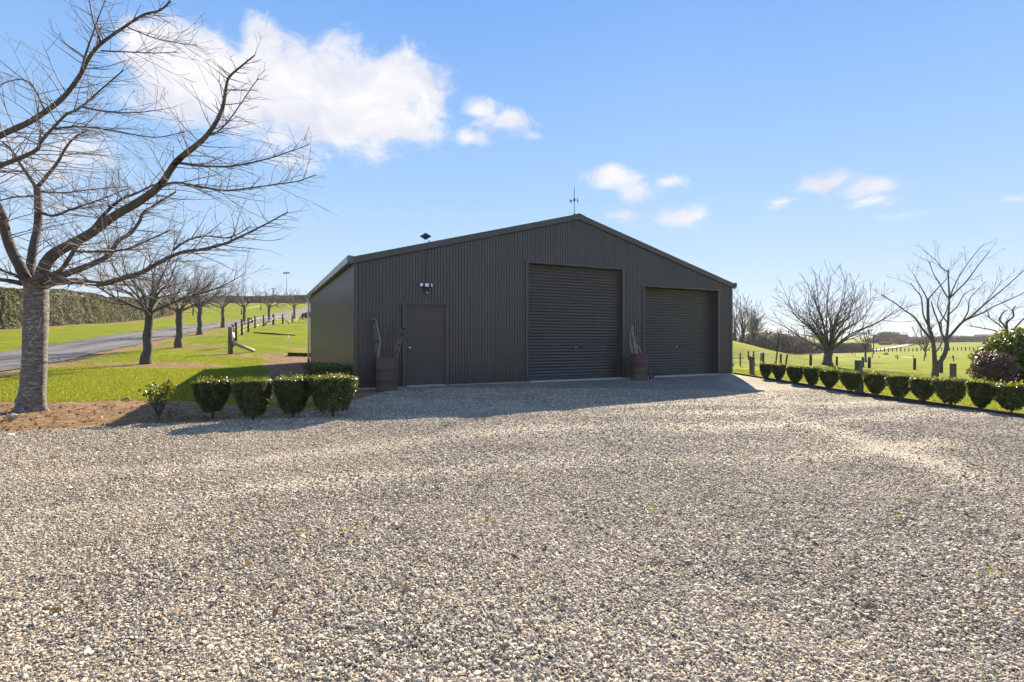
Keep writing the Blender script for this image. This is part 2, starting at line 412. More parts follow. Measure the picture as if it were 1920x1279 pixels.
M['leaf_far'] = m_leaf('far_leaf', (.075, .092, .065), (.14, .155, .105), (.16, .19, .07), .25, .8)
M['leaf_bush'] = m_leaf('far_bush', (.16, .13, .10), (.31, .255, .195), (.30, .25, .15), .38, .9)
M['leaf_red'] = m_leaf('far_red', (.20, .11, .095), (.34, .20, .165), (.36, .13, .10), .3, .9)
M['petal'] = m_leaf('pink_petal', (.55, .24, .30), (.7, .42, .46), (.5, .2, .25), .2, .5)
M['blade'] = m_leaf('grass_blade', (.115, .150, .010), (.29, .30, .025), (.40, .43, .02), .42, .6)
M['litter'] = m_leaf('leaf_litter', (.13, .075, .035), (.33, .20, .09), (.3, .16, .05), .2, .7)
M['orange'] = m_plain('orange_tape', (.75, .17, .035), .5, 0, .1, 3, .05, .002)
M['tape'] = m_plain('white_tape', (.38, .39, .37), .5, 0, .05, 3, .05, .002)
M['red'] = m_plain('red_paint', (.42, .045, .03), .5, 0, .15, 6, .1, .002)

# ------------------------------------------------------------------ terrain height
_LY = [-200, 6, 9, 13, 19, 24, 27.5, 32, 37, 42, 48, 56, 66, 80, 100, 120, 150, 170, 260, 600, 3000]
_LZ = [0, 0, .02, .10, .33, .60, .87, 1.2, 1.62, 2.0, 2.42, 2.95, 3.52, 4.6, 6.8, 9.2, 12.4, 13.3, 12, 8, 8]
_RR = [0, 16, 20, 30, 42, 70, 95, 150, 190, 300, 480, 620, 900, 3000]
_RZ = [0, 0, -.08, -.45, -.8, -1.15, -1.5, -1.9, -2.0, -1.0, 2.4, 4.6, 3.0, 3.0]
def sst(x): x = np.clip(x, 0, 1); return x * x * (3 - 2 * x)
def gz(x, y):
    x = np.asarray(x, float); y = np.asarray(y, float)
    left = np.interp(y, _LY, _LZ) * sst((-x - 4) / 10)
    r = np.hypot(x, y)
    right = np.interp(r, _RR, _RZ) * sst((x - 8.2) / 5) * sst((y + 5) / 20)
    mound = 2.75 * np.exp(-((x - 15) ** 2 + (y - 47) ** 2) / (2 * 6.4 ** 2))
    yard = -.09 * np.exp(-((x - 5.6) ** 2 + (y - 12.2) ** 2) / 8) + .08 * np.exp(-((x + .1) ** 2 + (y - 7) ** 2) / 12)
    rough = (.035 * np.sin(x * .9 + 1.3 * np.sin(y * .5)) * np.sin(y * .8 + np.sin(x * .6))) * sst((np.hypot(x + 1, y - 8) - 14) / 10)
    return left + right + mound + yard + rough
def gz1(x, y): return float(gz(x, y))
def ray(px, Y): return (px - 960) / F * Y
def P(px, py, ymax=900):
    """the ground point seen at a pixel of the photograph"""
    Y = np.geomspace(2.0, ymax, 6000); X = (px - 960) / F * Y; Z = CAMH + (640 - py) / F * Y
    hit = np.nonzero(gz(X, Y) >= Z)[0]
    i = hit[0] if len(hit) else len(Y) - 1
    return Vector((X[i], Y[i], gz1(X[i], Y[i])))
def W(px, py, Y): return Vector(((px - 960) / F * Y, Y, CAMH + (640 - py) / F * Y))
rngn = np.random.default_rng(7)
def vnoise(x, y, s, seed=0):
    """cheap smooth value noise"""
    x = np.asarray(x, float) * s; y = np.asarray(y, float) * s
    xi, yi = np.floor(x).astype(np.int64), np.floor(y).astype(np.int64); fx, fy = sst(x - xi), sst(y - yi)
    def h(a, b):
        n = (a * 374761393 + b * 668265263 + seed * 2246822519) & 0xffffffff
        n = ((n ^ (n >> 13)) * 1274126177) & 0xffffffff
        return ((n ^ (n >> 16)) & 0xffff) / 65535.
    return (h(xi, yi) * (1 - fx) + h(xi + 1, yi) * fx) * (1 - fy) + (h(xi, yi + 1) * (1 - fx) + h(xi + 1, yi + 1) * fx) * fy

# shed frame: s along the front, d into the depth
SH0 = Vector((-3.86, 12.59, 0)); SU = Vector((.8964, .4433, 0)); SV = Vector((-.4433, .8964, 0)); SW, SD = 13.06, 11.5
SHA = math.atan2(SU.y, SU.x)
def S(s, d, z=0): return SH0 + SU * s + SV * d + Vector((0, 0, z))

# driveway edges (near, far)
road_near = [(-9, 3), (-12.2, 9), (-16, 16), (-19.8, 25), (-26.7, 46), (-35.7, 75), (-39.5, 100), (-42, 118), (-44, 150)]
road_far = [(-16, 3), (-20, 13), (-24.6, 25), (-28, 35), (-31.3, 46), (-40.3, 75), (-44.5, 100), (-47, 118), (-49, 150)]
trees_xy = [(-8.2, 8.8), (-13.5, 19), (-17.8, 27.5), (-22.5, 37), (-25.8, 46), (-29, 56), (-31.2, 66), (-33.9, 80)]
def road_mask(x, y):
    n = np.interp(y, [p[1] for p in road_near], [p[0] for p in road_near]); f = np.interp(y, [p[1] for p in road_far], [p[0] for p in road_far])
    return n, f
def top_gravel(x):
    """upper (far) limit of the gravel yard as a function of X"""
    return np.interp(x, [-40, -9, -6.5, -4.6, -3.7, -3.25, -3.1, -2.95, -2.9, 7.85, 8.0],
                     [6.2, 6.3, 6.6, 7.2, 7.6, 8.4, 9.8, 12.4, 13.3, 18.6, 18.6])

# ground mesh: graded grid
def graded(parts):
    out = []
    for a, b, n in parts: out += list(np.linspace(a, b, n, endpoint=False))
    return np.array(out + [parts[-1][1]])
gx = graded([(-900, -200, 16), (-200, -60, 40), (-60, -22, 60), (-22, -2, 150), (-2, 8, 14), (8, 20, 60), (20, 60, 60), (60, 220, 50), (220, 900, 24)])
gy = graded([(-150, 0, 8), (0, 6, 8), (6, 26, 150), (26, 60, 90), (60, 120, 60), (120, 320, 50), (320, 700, 40), (700, 1100, 12)])
GX, GY = np.meshgrid(gx, gy); GZ = gz(GX, GY)
nx, ny = len(gx), len(gy)
idx = np.arange(nx * ny).reshape(ny, nx)
quads = np.stack([idx[:-1, :-1], idx[:-1, 1:], idx[1:, 1:], idx[1:, :-1]], -1).reshape(-1, 4)
me = np_mesh('ground', np.stack([GX, GY, GZ], -1).reshape(-1, 3), quads, True)
def soil_mask(x, y):
    m = np.zeros_like(x)
    # bed along the front of the lawn
    grass_edge = np.interp(x, [-40, -14, -10, -8, -6.5, -5.2, -4.6], [8.0, 9.0, 10.2, 10.4, 10.2, 9.9, 9.2]) + .5 * (vnoise(x, y, .9, 3) - .5)
    bed = sst((grass_edge - y) / .9 + .5) * (x < -2.4) * (y > 4)
    m = np.maximum(m, bed)
    # strip beside the shed's left wall
    d = -((x - SH0.x) * SU.x + (y - SH0.y) * SU.y); dep = (x - SH0.x) * SV.x + (y - SH0.y) * SV.y
    m = np.maximum(m, sst((1.35 + .8 * vnoise(x, y, .5, 9) - d) / .9 + .5) * (d > -1) * (dep > -2.5) * (dep < 14.5))
    n, f = road_mask(x, y)
    for i, (tx, ty) in enumerate(trees_xy):
        ca, sa = math.cos(.35), math.sin(.35)
        u = (x - tx) * 1.0; v = (y - ty)
        ell = np.hypot(u / 3.4, v / 1.35) if i else np.hypot(u / 2.2, v / 1.6)
        m = np.maximum(m, (.66 if i else 1) * sst((1.15 - ell) / .5))
        # worn track from the tree back to the road
        m = np.maximum(m, .62 * sst((1.1 - np.hypot((x - (tx - 2.5)) / 3.6, v / 1.1)) / .5) * (x > f))
    m = np.maximum(m, sst((.9 - np.abs(x - n - .35)) / .5) * (y > 6) * .72)      # verge
    m = np.maximum(m, sst((.45 - np.abs(x - f)) / .35) * (y > 6) * .8)
    hx = np.interp(y, [38, 45, 74, 92, 93], [-43, -45, -54, -60.5, -61]); m = np.maximum(m, sst((1.3 - np.abs(x - hx - 1.3)) / .5) * (y > 36) * (y < 96) * .9)
    # worn ground by the paddock corner
    for wx, wy, rx, ry, w in ((-12.4, 23.6, 2.3, .75, .8), (-9.6, 25, 2.6, .8, .75), (-10.5, 28, 2.4, .9, .6), (9.3, 17.9, .8, .35, .62), (8.3, 12, .25, 8, .72)):
        m = np.maximum(m, w * sst((1.2 - np.hypot((x - wx) / rx, (y - wy) / ry)) / .5))
    return m
def add_attr(me, name, val):
    a = me.attributes.new(name, 'FLOAT', 'POINT'); a.data.foreach_set('value', np.asarray(val, np.float32).ravel())
add_attr(me, 'soil', soil_mask(GX, GY))
pad = np.maximum(sst((GX + 13.2 + .35 * (GY - 24)) / 1.0) * sst((GY - 24.5) / 2) * (GX < 0), sst((np.hypot(GX, GY) - 30 - .2 * GX) / 4) * (GX > 3))
add_attr(me, 'paddock', pad)
ground = tag(link('ground', me, M['ground']), kind='structure')

# gravel yard: draped sheet
cx = np.concatenate([np.linspace(-24, -8, 40, endpoint=False), np.linspace(-8, 7.9, 260)])
rows = 240; tt = np.linspace(0, 1, rows) ** .85
VX = np.repeat(cx[None, :], rows, 0); topY = top_gravel(cx) + .28 * (vnoise(cx, cx * 0 + 2, 2.2, 5) - .5) * (cx < -2.9)
VY = -9 + tt[:, None] * (topY[None, :] + 9)
VX = VX + (VX > 7.7) * .06 * (vnoise(VX, VY, 1.3, 8) - .5)
def gravel_z(x, y):
    u = .030 * (vnoise(x, y, 1.1, 11) - .5) + .016 * (vnoise(x, y, 3.3, 12) - .5) + .006 * (vnoise(x, y, 9, 13) - .5)
    return gz(x, y) + .02 + u * sst((15.5 - y) / 4)
VZ = gravel_z(VX, VY)
idx = np.arange(rows * len(cx)).reshape(rows, len(cx))
quads = np.stack([idx[:-1, :-1], idx[:-1, 1:], idx[1:, 1:], idx[1:, :-1]], -1).reshape(-1, 4)
me = np_mesh('gravel_yard', np.stack([VX, VY, VZ], -1).reshape(-1, 3), quads, True)
def track_mask(x, y):
    a = np.zeros_like(x)
    for x0, y0, x1, y1, w in ((.8, 6.6, 9.5, 8.7, .34), (1.6, 8.2, 9.5, 10.2, .30), (-6, 2.6, 3.5, 5.6, .28), (-5, 4.3, 2.5, 7.0, .28), (-3, 7.6, 3.2, 9.4, .3), (3.0, 2.4, 4.2, 6.5, .3)):
        L = math.hypot(x1 - x0, y1 - y0); ux, uy = (x1 - x0) / L, (y1 - y0) / L
        t = (x - x0) * ux + (y - y0) * uy; d = np.abs((x - x0) * -uy + (y - y0) * ux + .25 * np.sin(t * .8))
        a = np.maximum(a, np.exp(-(d / w) ** 2) * sst((t + .5) / 2) * (.45 + .7 * vnoise(x, y, .8, 21)))
    return np.clip(a, 0, 1) * .78
add_attr(me, 'track', track_mask(VX, VY))
tag(link('gravel_yard', me, M['gravel']), kind='structure')

# driveway sheet
ys = np.concatenate([np.linspace(3, 60, 120), np.linspace(60.6, 150, 90)])
nn, ff = road_mask(0, ys); k = 15; w = np.linspace(0, 1, k)
RX = ff[:, None] * (1 - w) + nn[:, None] * w + .35 * (vnoise(np.repeat(ys[:, None], k, 1), w[None, :] * 3 + 0 * ys[:, None], .7, 4) - .5) * (np.abs(w - .5) > .45)
RY = np.repeat(ys[:, None], k, 1); RZ = gz(RX, RY) + .035 + .05 * (1 - (2 * w - 1) ** 2)
idx = np.arange(RX.size).reshape(RX.shape)
quads = np.stack([idx[:-1, :-1], idx[:-1, 1:], idx[1:, 1:], idx[1:, :-1]], -1).reshape(-1, 4)
me = np_mesh('driveway', np.stack([RX, RY, RZ], -1).reshape(-1, 3), quads, True); add_attr(me, 'track', 0 * RX + .5 * (np.abs(np.abs(w - .5) - .22) < .1))
tag(link('driveway', me, M['road']), kind='structure')
# pale road in the far valley on the right
pts = [(1622, 658, 157), (1640, 657, 163), (1668, 654, 190), (1690, 651, 222), (1712, 647, 270)]
mb = MB(); L = []
for px, py, Y in pts: L.append((ray(px, Y), Y))
vs = []
for i, (x, y) in enumerate(L):
    for o in (-2, 2): vs.append((x, y + o * 1.3, max(gz1(x, y + o * 1.3), 0 * y + gz1(x, y)) + .25))
mb.add(vs, [(2 * i, 2 * i + 1, 2 * i + 3, 2 * i + 2) for i in range(len(L) - 1)], True)
tag(mb.build('far_road', M['farroad']), kind='structure')

# ------------------------------------------------------------------ shed
shed = thing('shed', 'large dark brown corrugated steel shed with a gable front and two roller doors', 'shed', SH0, SHA)
EAVE, SLOPE = 3.2, math.tan(R(15))
PITCH, DEP = .084, .030
def ztop(s): return EAVE + SLOPE * min(s, SW - s)
opens = [(1.25, 2.35, 2.165), (4.80, 8.18, 3.45), (9.05, 12.37, 2.97)]
def corr(x): return DEP / 2 - DEP * float(sst((.27 - abs((x / PITCH) % 1 - .5)) / .14))
def corr_wall(name, width, top, openings, base=.05):
    xs = set(round((j + q) * PITCH, 5) for j in range(int(width / PITCH) + 1) for q in (.02, .20, .25, .30, .36, .42, .5, .58, .64, .70, .75, .80) if (j + q) * PITCH < width) | {0., round(width, 5)}
    for a, b, h in openings: xs |= {a, b}
    xs = sorted(xs); m = MB()
    for x0, x1 in zip(xs[:-1], xs[1:]):
        if x1 - x0 < 1e-6: continue
        mid = (x0 + x1) / 2; z0 = base
        for a, b, h in openings:
            if a < mid < b: z0 = h
        y0, y1 = corr(x0), corr(x1)
        m.add([(x0, y0, z0), (x1, y1, z0), (x1, y1, top(x1)), (x0, y0, top(x0))], [(0, 1, 2, 3)], True)
    # weld for smooth shading
    me = m.mesh(name); bm = bmesh.new(); bm.from_mesh(me); bmesh.ops.remove_doubles(bm, verts=bm.verts, dist=.0002); bm.to_mesh(me); bm.free()
    return me
link('front_wall', corr_wall('front_wall', SW, lambda s: ztop(s) - .01, opens), M['clad'], shed)
o = link('side_wall', corr_wall('side_wall', SD, lambda s: EAVE - .03, []), M['clad'], shed); o.rotation_euler = (0, 0, R(90))
o.location = (0.0, 0, 0); o.scale = (1, 1, 1)
o = link('side_wall', corr_wall('side_wall', SD, lambda s: EAVE - .03, []), M['clad'], shed); o.rotation_euler = (0, 0, R(90)); o.location = (SW, 0, 0)
o = link('back_wall', corr_wall('back_wall', SW, lambda s: ztop(s) - .01, []), M['clad'], shed); o.location = (0, SD, 0)
MB().box((0.02, .03, -.35), (SW - .02, SD - .03, .048)).build('concrete_slab', M['concrete'], shed)
# thresholds under the doors and a thin slab edge along the wall foot
for a, b, dz in ((1.27, 2.33, .045), (4.84, 8.14, .058), (9.09, 12.33, .058)):
    bevel(MB().box((a, -.10, -.1), (b, .028, dz)).build('concrete_sill', M['concrete'], shed), .008)
for a, b in ((.05, 1.25), (2.36, 4.79), (8.19, 9.04), (12.38, SW - .05)): MB().box((a, -.035, -.1), (b, .028, .034)).build('slab_edge', M['concrete'], shed)
# roof: two corrugated slopes, overhanging
ov, OVS = .05, .13
def roof_slope(side):
    m = MB(); n = int((SD + 2 * ov) / PITCH * 6); vs = []
    for j in range(n + 1):
        y = -ov + (SD + 2 * ov) * j / n; h = .012 * math.cos(2 * math.pi * y / PITCH)
        e = EAVE - SLOPE * OVS + .045 + h; r = EAVE + SLOPE * SW / 2 + .045 + h
        xs = (-OVS, SW / 2) if side == 0 else (SW + OVS, SW / 2)
        vs += [(xs[0], y, e), (xs[1], y, r)]
    m.add(vs, [(2 * j, 2 * j + 1, 2 * j + 3, 2 * j + 2) if side else (2 * j, 2 * j + 2, 2 * j + 3, 2 * j + 1) for j in range(n)], True)
    return m.build('roof_sheet', M['clad'], shed)
roof_slope(0); roof_slope(1)
# barge flashings on the gable
for sgn in (0, 1):
    m = MB(); x0, x1 = (-OVS, SW / 2) if sgn == 0 else (SW + OVS, SW / 2)
    z0, z1 = EAVE - SLOPE * OVS + .065, EAVE + SLOPE * SW / 2 + .065; H = .165
    fr = [(x0, -.062, z0 - H), (x1, -.062, z1 - H), (x1, -.062, z1), (x0, -.062, z0)]
    bk = [(x, -.045, z) for x, y, z in fr]
    m.add(fr + bk, [(0, 1, 2, 3), (7, 6, 5, 4), (0, 4, 5, 1), (3, 2, 6, 7), (0, 3, 7, 4)])
    cap = [(x0, -.062, z0 + .003), (x1, -.062, z1 + .003), (x1, .13, z1 + .003), (x0, .13, z0 + .003)]
    m.add(cap, [(0, 1, 2, 3)])
    lip = [(x0, -.062, z0 - H - .003), (x1, -.062, z1 - H - .003), (x1, -.03, z1 - H - .012), (x0, -.03, z0 - H - .012)]
    m.add(lip, [(3, 2, 1, 0)])
    m.build('barge_flashing', M['trim'], shed)
m = MB(); zr = EAVE + SLOPE * SW / 2 + .075
m.add([(SW/2 - .22, -.066, zr - .058), (SW/2, -.066, zr + .006), (SW/2 + .22, -.066, zr - .058), (SW/2 - .22, SD + .06, zr - .058), (SW/2, SD + .06, zr + .006), (SW/2 + .22, SD + .06, zr - .058)],
      [(0, 1, 4, 3), (1, 2, 5, 4)])
m.build('ridge_cap', M['trim'], shed)
# gutters with a lip, soffit shadow gap
for side in (0, 1):
    g = -1 if side == 0 else 1; x0 = 0 if side == 0 else SW
    prof = [(.04, -.02), (.04, -.135), (.15, -.145), (.168, .0), (.176, .004), (.176, -.004), (.172, -.008), (.156, -.148), (.036, -.139), (.036, -.02)]
    m = MB(); vs = []
    for y in (-.075, SD + .06):
        for a, b in prof: vs.append((x0 + g * a, y, EAVE + .055 + b))
    n = len(prof); fs = [(i, (i + 1) % n, (i + 1) % n + n, i + n) for i in range(n)]
    if g > 0: fs = [f[::-1] for f in fs]
    m.add(vs, fs)
    m.box((x0 + g * .036 - .0, -.079, EAVE - .086), (x0 + g * .176, -.074, EAVE + .075)) if g > 0 else m.box((x0 - .176, -.079, EAVE - .086), (x0 - .036, -.074, EAVE + .075))
    m.build('gutter', M['trim'] if side else M['gutter'], shed)
# corner flashings
for x, d in ((-.016, 1), (SW + .016, -1)):
    m = MB(); xa, xb = (x, x + .085) if d > 0 else (x - .085, x)
    m.box((xa, -.028, .04), (xb, -.022, ztop(.05) - .02)); m.box((x - .003, -.022, .04), (x + .003, .085, EAVE - .03))
    m.build('corner_flashing', M['trim'], shed)
# downpipe at the far end of the left wall
m = MB(); m.tube([(-.10, SD - .12, EAVE - .08), (-.10, SD - .12, .28)], .042, 12); m.box((-.03, SD - .15, 2.2), (-.0, SD - .09, 2.25)); m.box((-.03, SD - .15, .9), (-.0, SD - .09, .95))
dp = m.build('downpipe', M['white'], shed)
MB().tube([(-.10, SD - .12, .40), (-.10, SD - .12, .02)], .05, 12).build('pipe_boot', M['black'], dp)
# screws: rows along the girts
m = MB()
for z in (.55, 1.45, 2.30, 2.95, 3.6, 4.25):
    for j in range(int(SW / PITCH)):
        if j % 4 not in (0,) : continue
        s = (j + .5) * PITCH
        if s > SW - .1 or z > ztop(s) - .25: continue
        if any(a - .05 < s < b + .05 and z < h + .1 for a, b, h in opens): continue
        s = (j + .5) * PITCH
        m.box((s - .011, -DEP / 2 - .009, z - .011), (s + .011, -DEP / 2 + .002, z + .011))
tag(m.build('screws', M['black'], shed), kind='stuff')

def opening_trim(a, b, h, deep, over=.055):
    """flashings round an opening: two jambs with returns, one head"""
    for x0, x1, rx in ((a - .07, a + .012, a + .012), (b - .012, b + .07, b - .012)):
        m = MB(); m.box((x0, -.034, .045), (x1, -.022, h - .012)); m.box((rx - .002, -.022, .045), (rx + .002, deep, h - .012)); m.build('jamb_flashing', M['trim'], shed)
    m = MB(); m.box((a - .15, -.048, h - .012), (b + .15, -.020, h + .038)); m.box((a + .01, -.020, h - .014), (b - .01, deep, h - .008)); m.build('head_flashing', M['trim'], shed)

# personnel door
a, b, h = opens[0]; opening_trim(a, b, h, .06, .04)
door = bevel(MB().box((a + .065, .012, .060), (b - .065, .052, h - .075)).build('door', M['door'], shed), .003)
m = MB(); m.box((a + .012, -.004, .047), (a + .060, .07, h - .016)); m.box((b - .060, -.004, .047), (b - .012, .07, h - .016)); m.box((a + .060, -.003, h - .070), (b - .060, .07, h - .017))
bevel(m.build('door_frame', M['trim'], door), .003)
m = MB(); mt = Matrix.Translation((a + .125, 0, 1.02)) @ Matrix.Rotation(R(90), 4, 'X')
m.lathe([(.001, -.004), (.036, -.004), (.036, -.014), (.016, -.018)], 20, (0, 0, 0), Matrix.Translation((a + .125, .012, 1.02)) @ Matrix.Rotation(R(-90), 4, 'X'))
m.ball((a + .125, -.048, 1.02), .030, 16, 10); m.tube([(a + .125, .012, 1.02), (a + .125, -.03, 1.02)], .013, 12)
m.build('handle', M['chrome'], door)
bevel(MB().box((a + .06, -.012, .048), (b - .06, .06, .058)).build('threshold', M['zinc'], door), .002)
for z in (.3, 1.05, 1.8): MB().tube([(b - .063, .008, z), (b - .063, .008, z + .09)], .008, 8).build('hinge', M['trim'], door)

def roller(a, b, h, deep, zbot, label):
    opening_trim(a, b, h, deep + .06)
    rd = tag(bevel(MB().box((a + .03, deep - .012, zbot), (b - .03, deep + .018, zbot + .085)).build('roller_door', M['curtain'], shed), .006), label)
    # curtain: ribs with narrow grooves
    prof = []; z = zbot + .087; p = .091
    while z < h + .02:
        prof += [(0.006, z), (-.008, z + .008), (-.0135, z + .022), (-.0155, z + .042), (-.0125, z + .062), (-.005, z + .073), (.008, z + .078), (.010, z + .086)]
        z += p
    m = MB(); vs = []
    xs = np.linspace(a + .03, b - .03, 7)
    for y, z in prof:
        for x in xs: vs.append((x, deep + y, z))
    k = len(xs); m.add(vs, [(i * k + j, i * k + j + 1, (i + 1) * k + j + 1, (i + 1) * k + j) for i in range(len(prof) - 1) for j in range(k - 1)], True)
    m.build('curtain', M['curtain'], rd)
    for x0, x1 in ((a + .016, a + .085), (b - .085, b - .016)):
        m = MB(); m.box((x0, deep - .035, zbot - .002), (x1, deep - .028, h - .016)); m.box((x0, deep - .028, zbot - .002), (x0 + .004, deep + .04, h - .016)); m.box((x1 - .004, deep - .028, zbot - .002), (x1, deep - .019, h - .016))
        m.build('guide_track', M['trim'], rd)
    c = (a + b) / 2 + (.10 if b - a > 3.35 else .03)
    lk = bevel(MB().box((c - .155, deep - .034, .985), (c + .155, deep - .014, 1.035)).build('lock_plate', M['black'], rd), .004)
    # pale print on the left of the plate: three short blocks
    m = MB()
    for q in range(3):
        x = c - .125 + q * .036
        m.box((x, deep - .0362, .998), (x + .010, deep - .0345, 1.022)); m.box((x + .012, deep - .0362, 1.014), (x + .024, deep - .0345, 1.022)); m.box((x + .014, deep - .0362, .998), (x + .024, deep - .0345, 1.006))
    m.build('print', M['white'], rd)
    # two small bolts at the right edge
    for z in (.75, 1.4): MB().lathe([(.001, -.008), (.012, -.008), (.012, 0)], 10, (0, 0, 0), Matrix.Translation((b - .16, deep - .02, z)) @ Matrix.Rotation(R(-90), 4, 'X')).build('bolt', M['chrome'], rd)
roller(*opens[1], .13, .060, 'taller dark roller door in the middle of the gable front')
roller(*opens[2], .24, .060, 'lower dark roller door at the right end of the front')
# dark lining behind so no light shows round the doors
m = MB(); m.box((1.0, .34, .05), (SW - .1, .36, 3.15)); m.build('inner_lining', M['black'], shed)

# ------------------------------------------------------------------ fittings on the shed
# three-headed flood light over the door
fl = thing('flood_light', 'black three-headed security flood light mounted above the personnel door', 'light', S(1.80, -.03, 2.58), SHA); fl.scale = (.72, .8, .8)
bevel(MB().box((-.065, -.05, -.13), (.065, .0, .05)).build('housing', M['black'], fl), .008)
for dx, rz, w in ((-.185, R(-38), .055), (0, 0, .068), (.165, R(38), .055)):
    mt = Matrix.Translation((dx, -.09, .075)) @ Matrix.Rotation(rz, 4, 'Z') @ Matrix.Rotation(R(-12), 4, 'X')
    hd = bevel(MB().box((-w - .012, -.02, -.065), (w + .012, .03, .065), mt).build('lamp_head', M['black'], fl), .006)
    MB().box((-w, -.024, -.05), (w, -.0215, .055), mt).build('lens', M['lamp'], hd)
MB().tube([(-.185, -.07, .05), (-.06, -.03, 0)], .012, 8).tube([(.165, -.07, .05), (.06, -.03, 0)], .012, 8).tube([(0, -.07, .05), (0, -.02, 0)], .012, 8).build('bracket', M['black'], fl)
m = MB(); m.ball((.03, -.075, -.155), .032, 14, 8); m.build('motion_sensor', M['lamp'], fl)
m = MB(); m.box((-.0, -.1, -.135), (.06, -.03, -.118)); m.tube([(.03, -.05, -.13), (.03, -.07, -.155)], .014, 8); m.build('sensor_mount', M['black'], fl)
m = MB(); m.tube([(0.0, -.012, .05), (-.005, -.004, .3), (.004, -.004, .62), (0.03, -.002, .95), (.03, -.035, 1.08)], .006, 6); m.build('cable', M['black'], fl)
# solar panel on the roof edge
pz = EAVE + SLOPE * 1.86 + .07
spn = thing('solar_panel', 'small dark diamond-tilted solar panel on the roof edge above the door', 'solar panel', S(1.86, -.02, pz), SHA)
MB().tube([(.03, 0, -.02), (.03, 0, .06), (0, .015, .10)], .011, 8).box((.0, -.03, -.03), (.06, .0, .012)).build('bracket', M['black'], spn)
mt = Matrix.Translation((-.06, .02, .155)) @ Matrix.Rotation(R(-20), 4, 'Z') @ Matrix.Rotation(R(-42), 4, 'X') @ Matrix.Rotation(R(45), 4, 'Y')
bevel(MB().box((-.105, -.008, -.105), (.105, .008, .105), mt).build('panel', M['panel'], spn), .003)
MB().box((-.04, -.022, -.04), (.04, -.009, .04), mt).build('junction_box', M['black'], spn)
# weathervane on the ridge
wv = thing('weathervane', 'thin black weathervane with compass letters standing on the ridge', 'weathervane', S(SW / 2 - .06, .12, EAVE + SLOPE * SW / 2 + .06), SHA)
m = MB(); m.tube([(0, 0, -.06), (0, 0, .60)], [.009] * 2, 8); m.build('pole', M['iron'], wv)
MB().lathe([(.001, 0), (.022, .005), (.026, .02), (.012, .05), (.009, .06)], 12).build('base', M['iron'], wv)
m = MB(); m.ball((0, 0, .475), .034, 14, 10); m.ball((0, 0, .43), .02, 12, 8); m.build('ball', M['iron'], wv)
m = MB()
for an in (R(8), R(98)):
    c, s = math.cos(an), math.sin(an); m.tube([(-.125 * c, -.125 * s, .425), (.125 * c, .125 * s, .425)], .005, 6)
m.build('cross_arm', M['iron'], wv)
def strokes(letter):
    return {'N': [(0, 0, 0, 1), (0, 1, .7, 0), (.7, 0, .7, 1)], 'E': [(0, 0, 0, 1), (0, 0, .7, 0), (0, .5, .6, .5), (0, 1, .7, 1)],
            'S': [(0, 0, .7, 0), (.7, 0, .7, .5), (.7, .5, 0, .5), (0, .5, 0, 1), (0, 1, .7, 1)], 'W': [(0, 1, .2, 0), (.2, 0, .4, .7), (.4, .7, .6, 0), (.6, 0, .8, 1)]}[letter]
for L_, an in (('W', R(188)), ('E', R(8)), ('N', R(98)), ('S', R(278))):
    m = MB(); c, s = math.cos(an), math.sin(an); h = .075
    for x0, z0, x1, z1 in strokes(L_):
        flip = 1 if c > 0 else -1
        p0 = (c * .125 + (x0 - (0 if flip > 0 else .75)) * h * abs(c) * 1.0, s * .125 + (0 if abs(c) > .5 else (x0) * h * (1 if s > 0 else -1)), .39 + z0 * h)
        p1 = (c * .125 + (x1 - (0 if flip > 0 else .75)) * h * abs(c) * 1.0, s * .125 + (0 if abs(c) > .5 else (x1) * h * (1 if s > 0 else -1)), .39 + z1 * h)
        m.tube([p0, p1], .006, 5)
    m.build('compass_letter', M['iron'], wv)
mt = Matrix.Translation((0, 0, .53)) @ Matrix.Rotation(R(62), 4, 'Z') @ Matrix.Rotation(R(-28), 4, 'Y')
m = MB(); m.prism([(-.17, -.006), (.12, -.006), (.12, .006), (-.17, .006)], .008, mt); m.prism([(.12, -.03), (.18, 0), (.12, .03)], .008, mt); m.prism([(-.20, -.028), (-.15, -.012), (-.15, .012), (-.20, .028)], .008, mt)
m.build('arrow', M['iron'], wv)
mt = Matrix.Translation((0, 0, .60)) @ Matrix.Rotation(R(62), 4, 'Z')
m = MB(); m.prism([(-.02, 0), (.02, 0), (.05, .05), (.09, .08), (.10, .14), (.06, .12), (.03, .11), (-.01, .13), (-.04, .20), (-.075, .215), (-.07, .19), (-.10, .175), (-.07, .16), (-.06, .08)], .010, mt)
m.build('rooster', M['iron'], wv)

# ------------------------------------------------------------------ drums and what stands in them
def drum(pos, mat, label, seed):
    r, h = .25, .80; d = thing('steel_drum', label, 'drum', pos, seed * 1.1, 'open drums against the shed front')
    prof = [(.001, .03), (r - .012, .03), (r - .004, .0), (r + .008, .004), (r + .008, .018), (r, .026)]
    for zc in (.27, .53):
        prof += [(r, zc - .022), (r + .006, zc - .012), (r + .012, zc), (r + .006, zc + .012), (r, zc + .022)]
    prof += [(r, h - .03), (r - .002, h - .02)]
    MB().lathe(prof, 40).build('drum_shell', mat, d)
    MB().lathe([(r - .006, h - .024), (r + .009, h - .020), (r + .011, h - .008), (r + .006, h), (r - .008, h - .002), (r - .012, h - .015), (r - .012, .04)], 40).build('drum_rim', mat, d)
    m = MB(); an = R(200) - seed * 1.1; m.lathe([(.001, .012), (.026, .012), (.03, 0)], 14, (0, 0, 0), Matrix.Translation((r * math.cos(an), r * math.sin(an), .36)) @ Matrix.Rotation(an, 4, 'Z') @ Matrix.Rotation(R(90), 4, 'Y'))
    m.build('bung', M['iron'], d)
    return d
d1 = Vector((ray(725.5, 12.36), 12.36, .015)); d2 = Vector((ray(1199, 15.86), 15.86, .012))
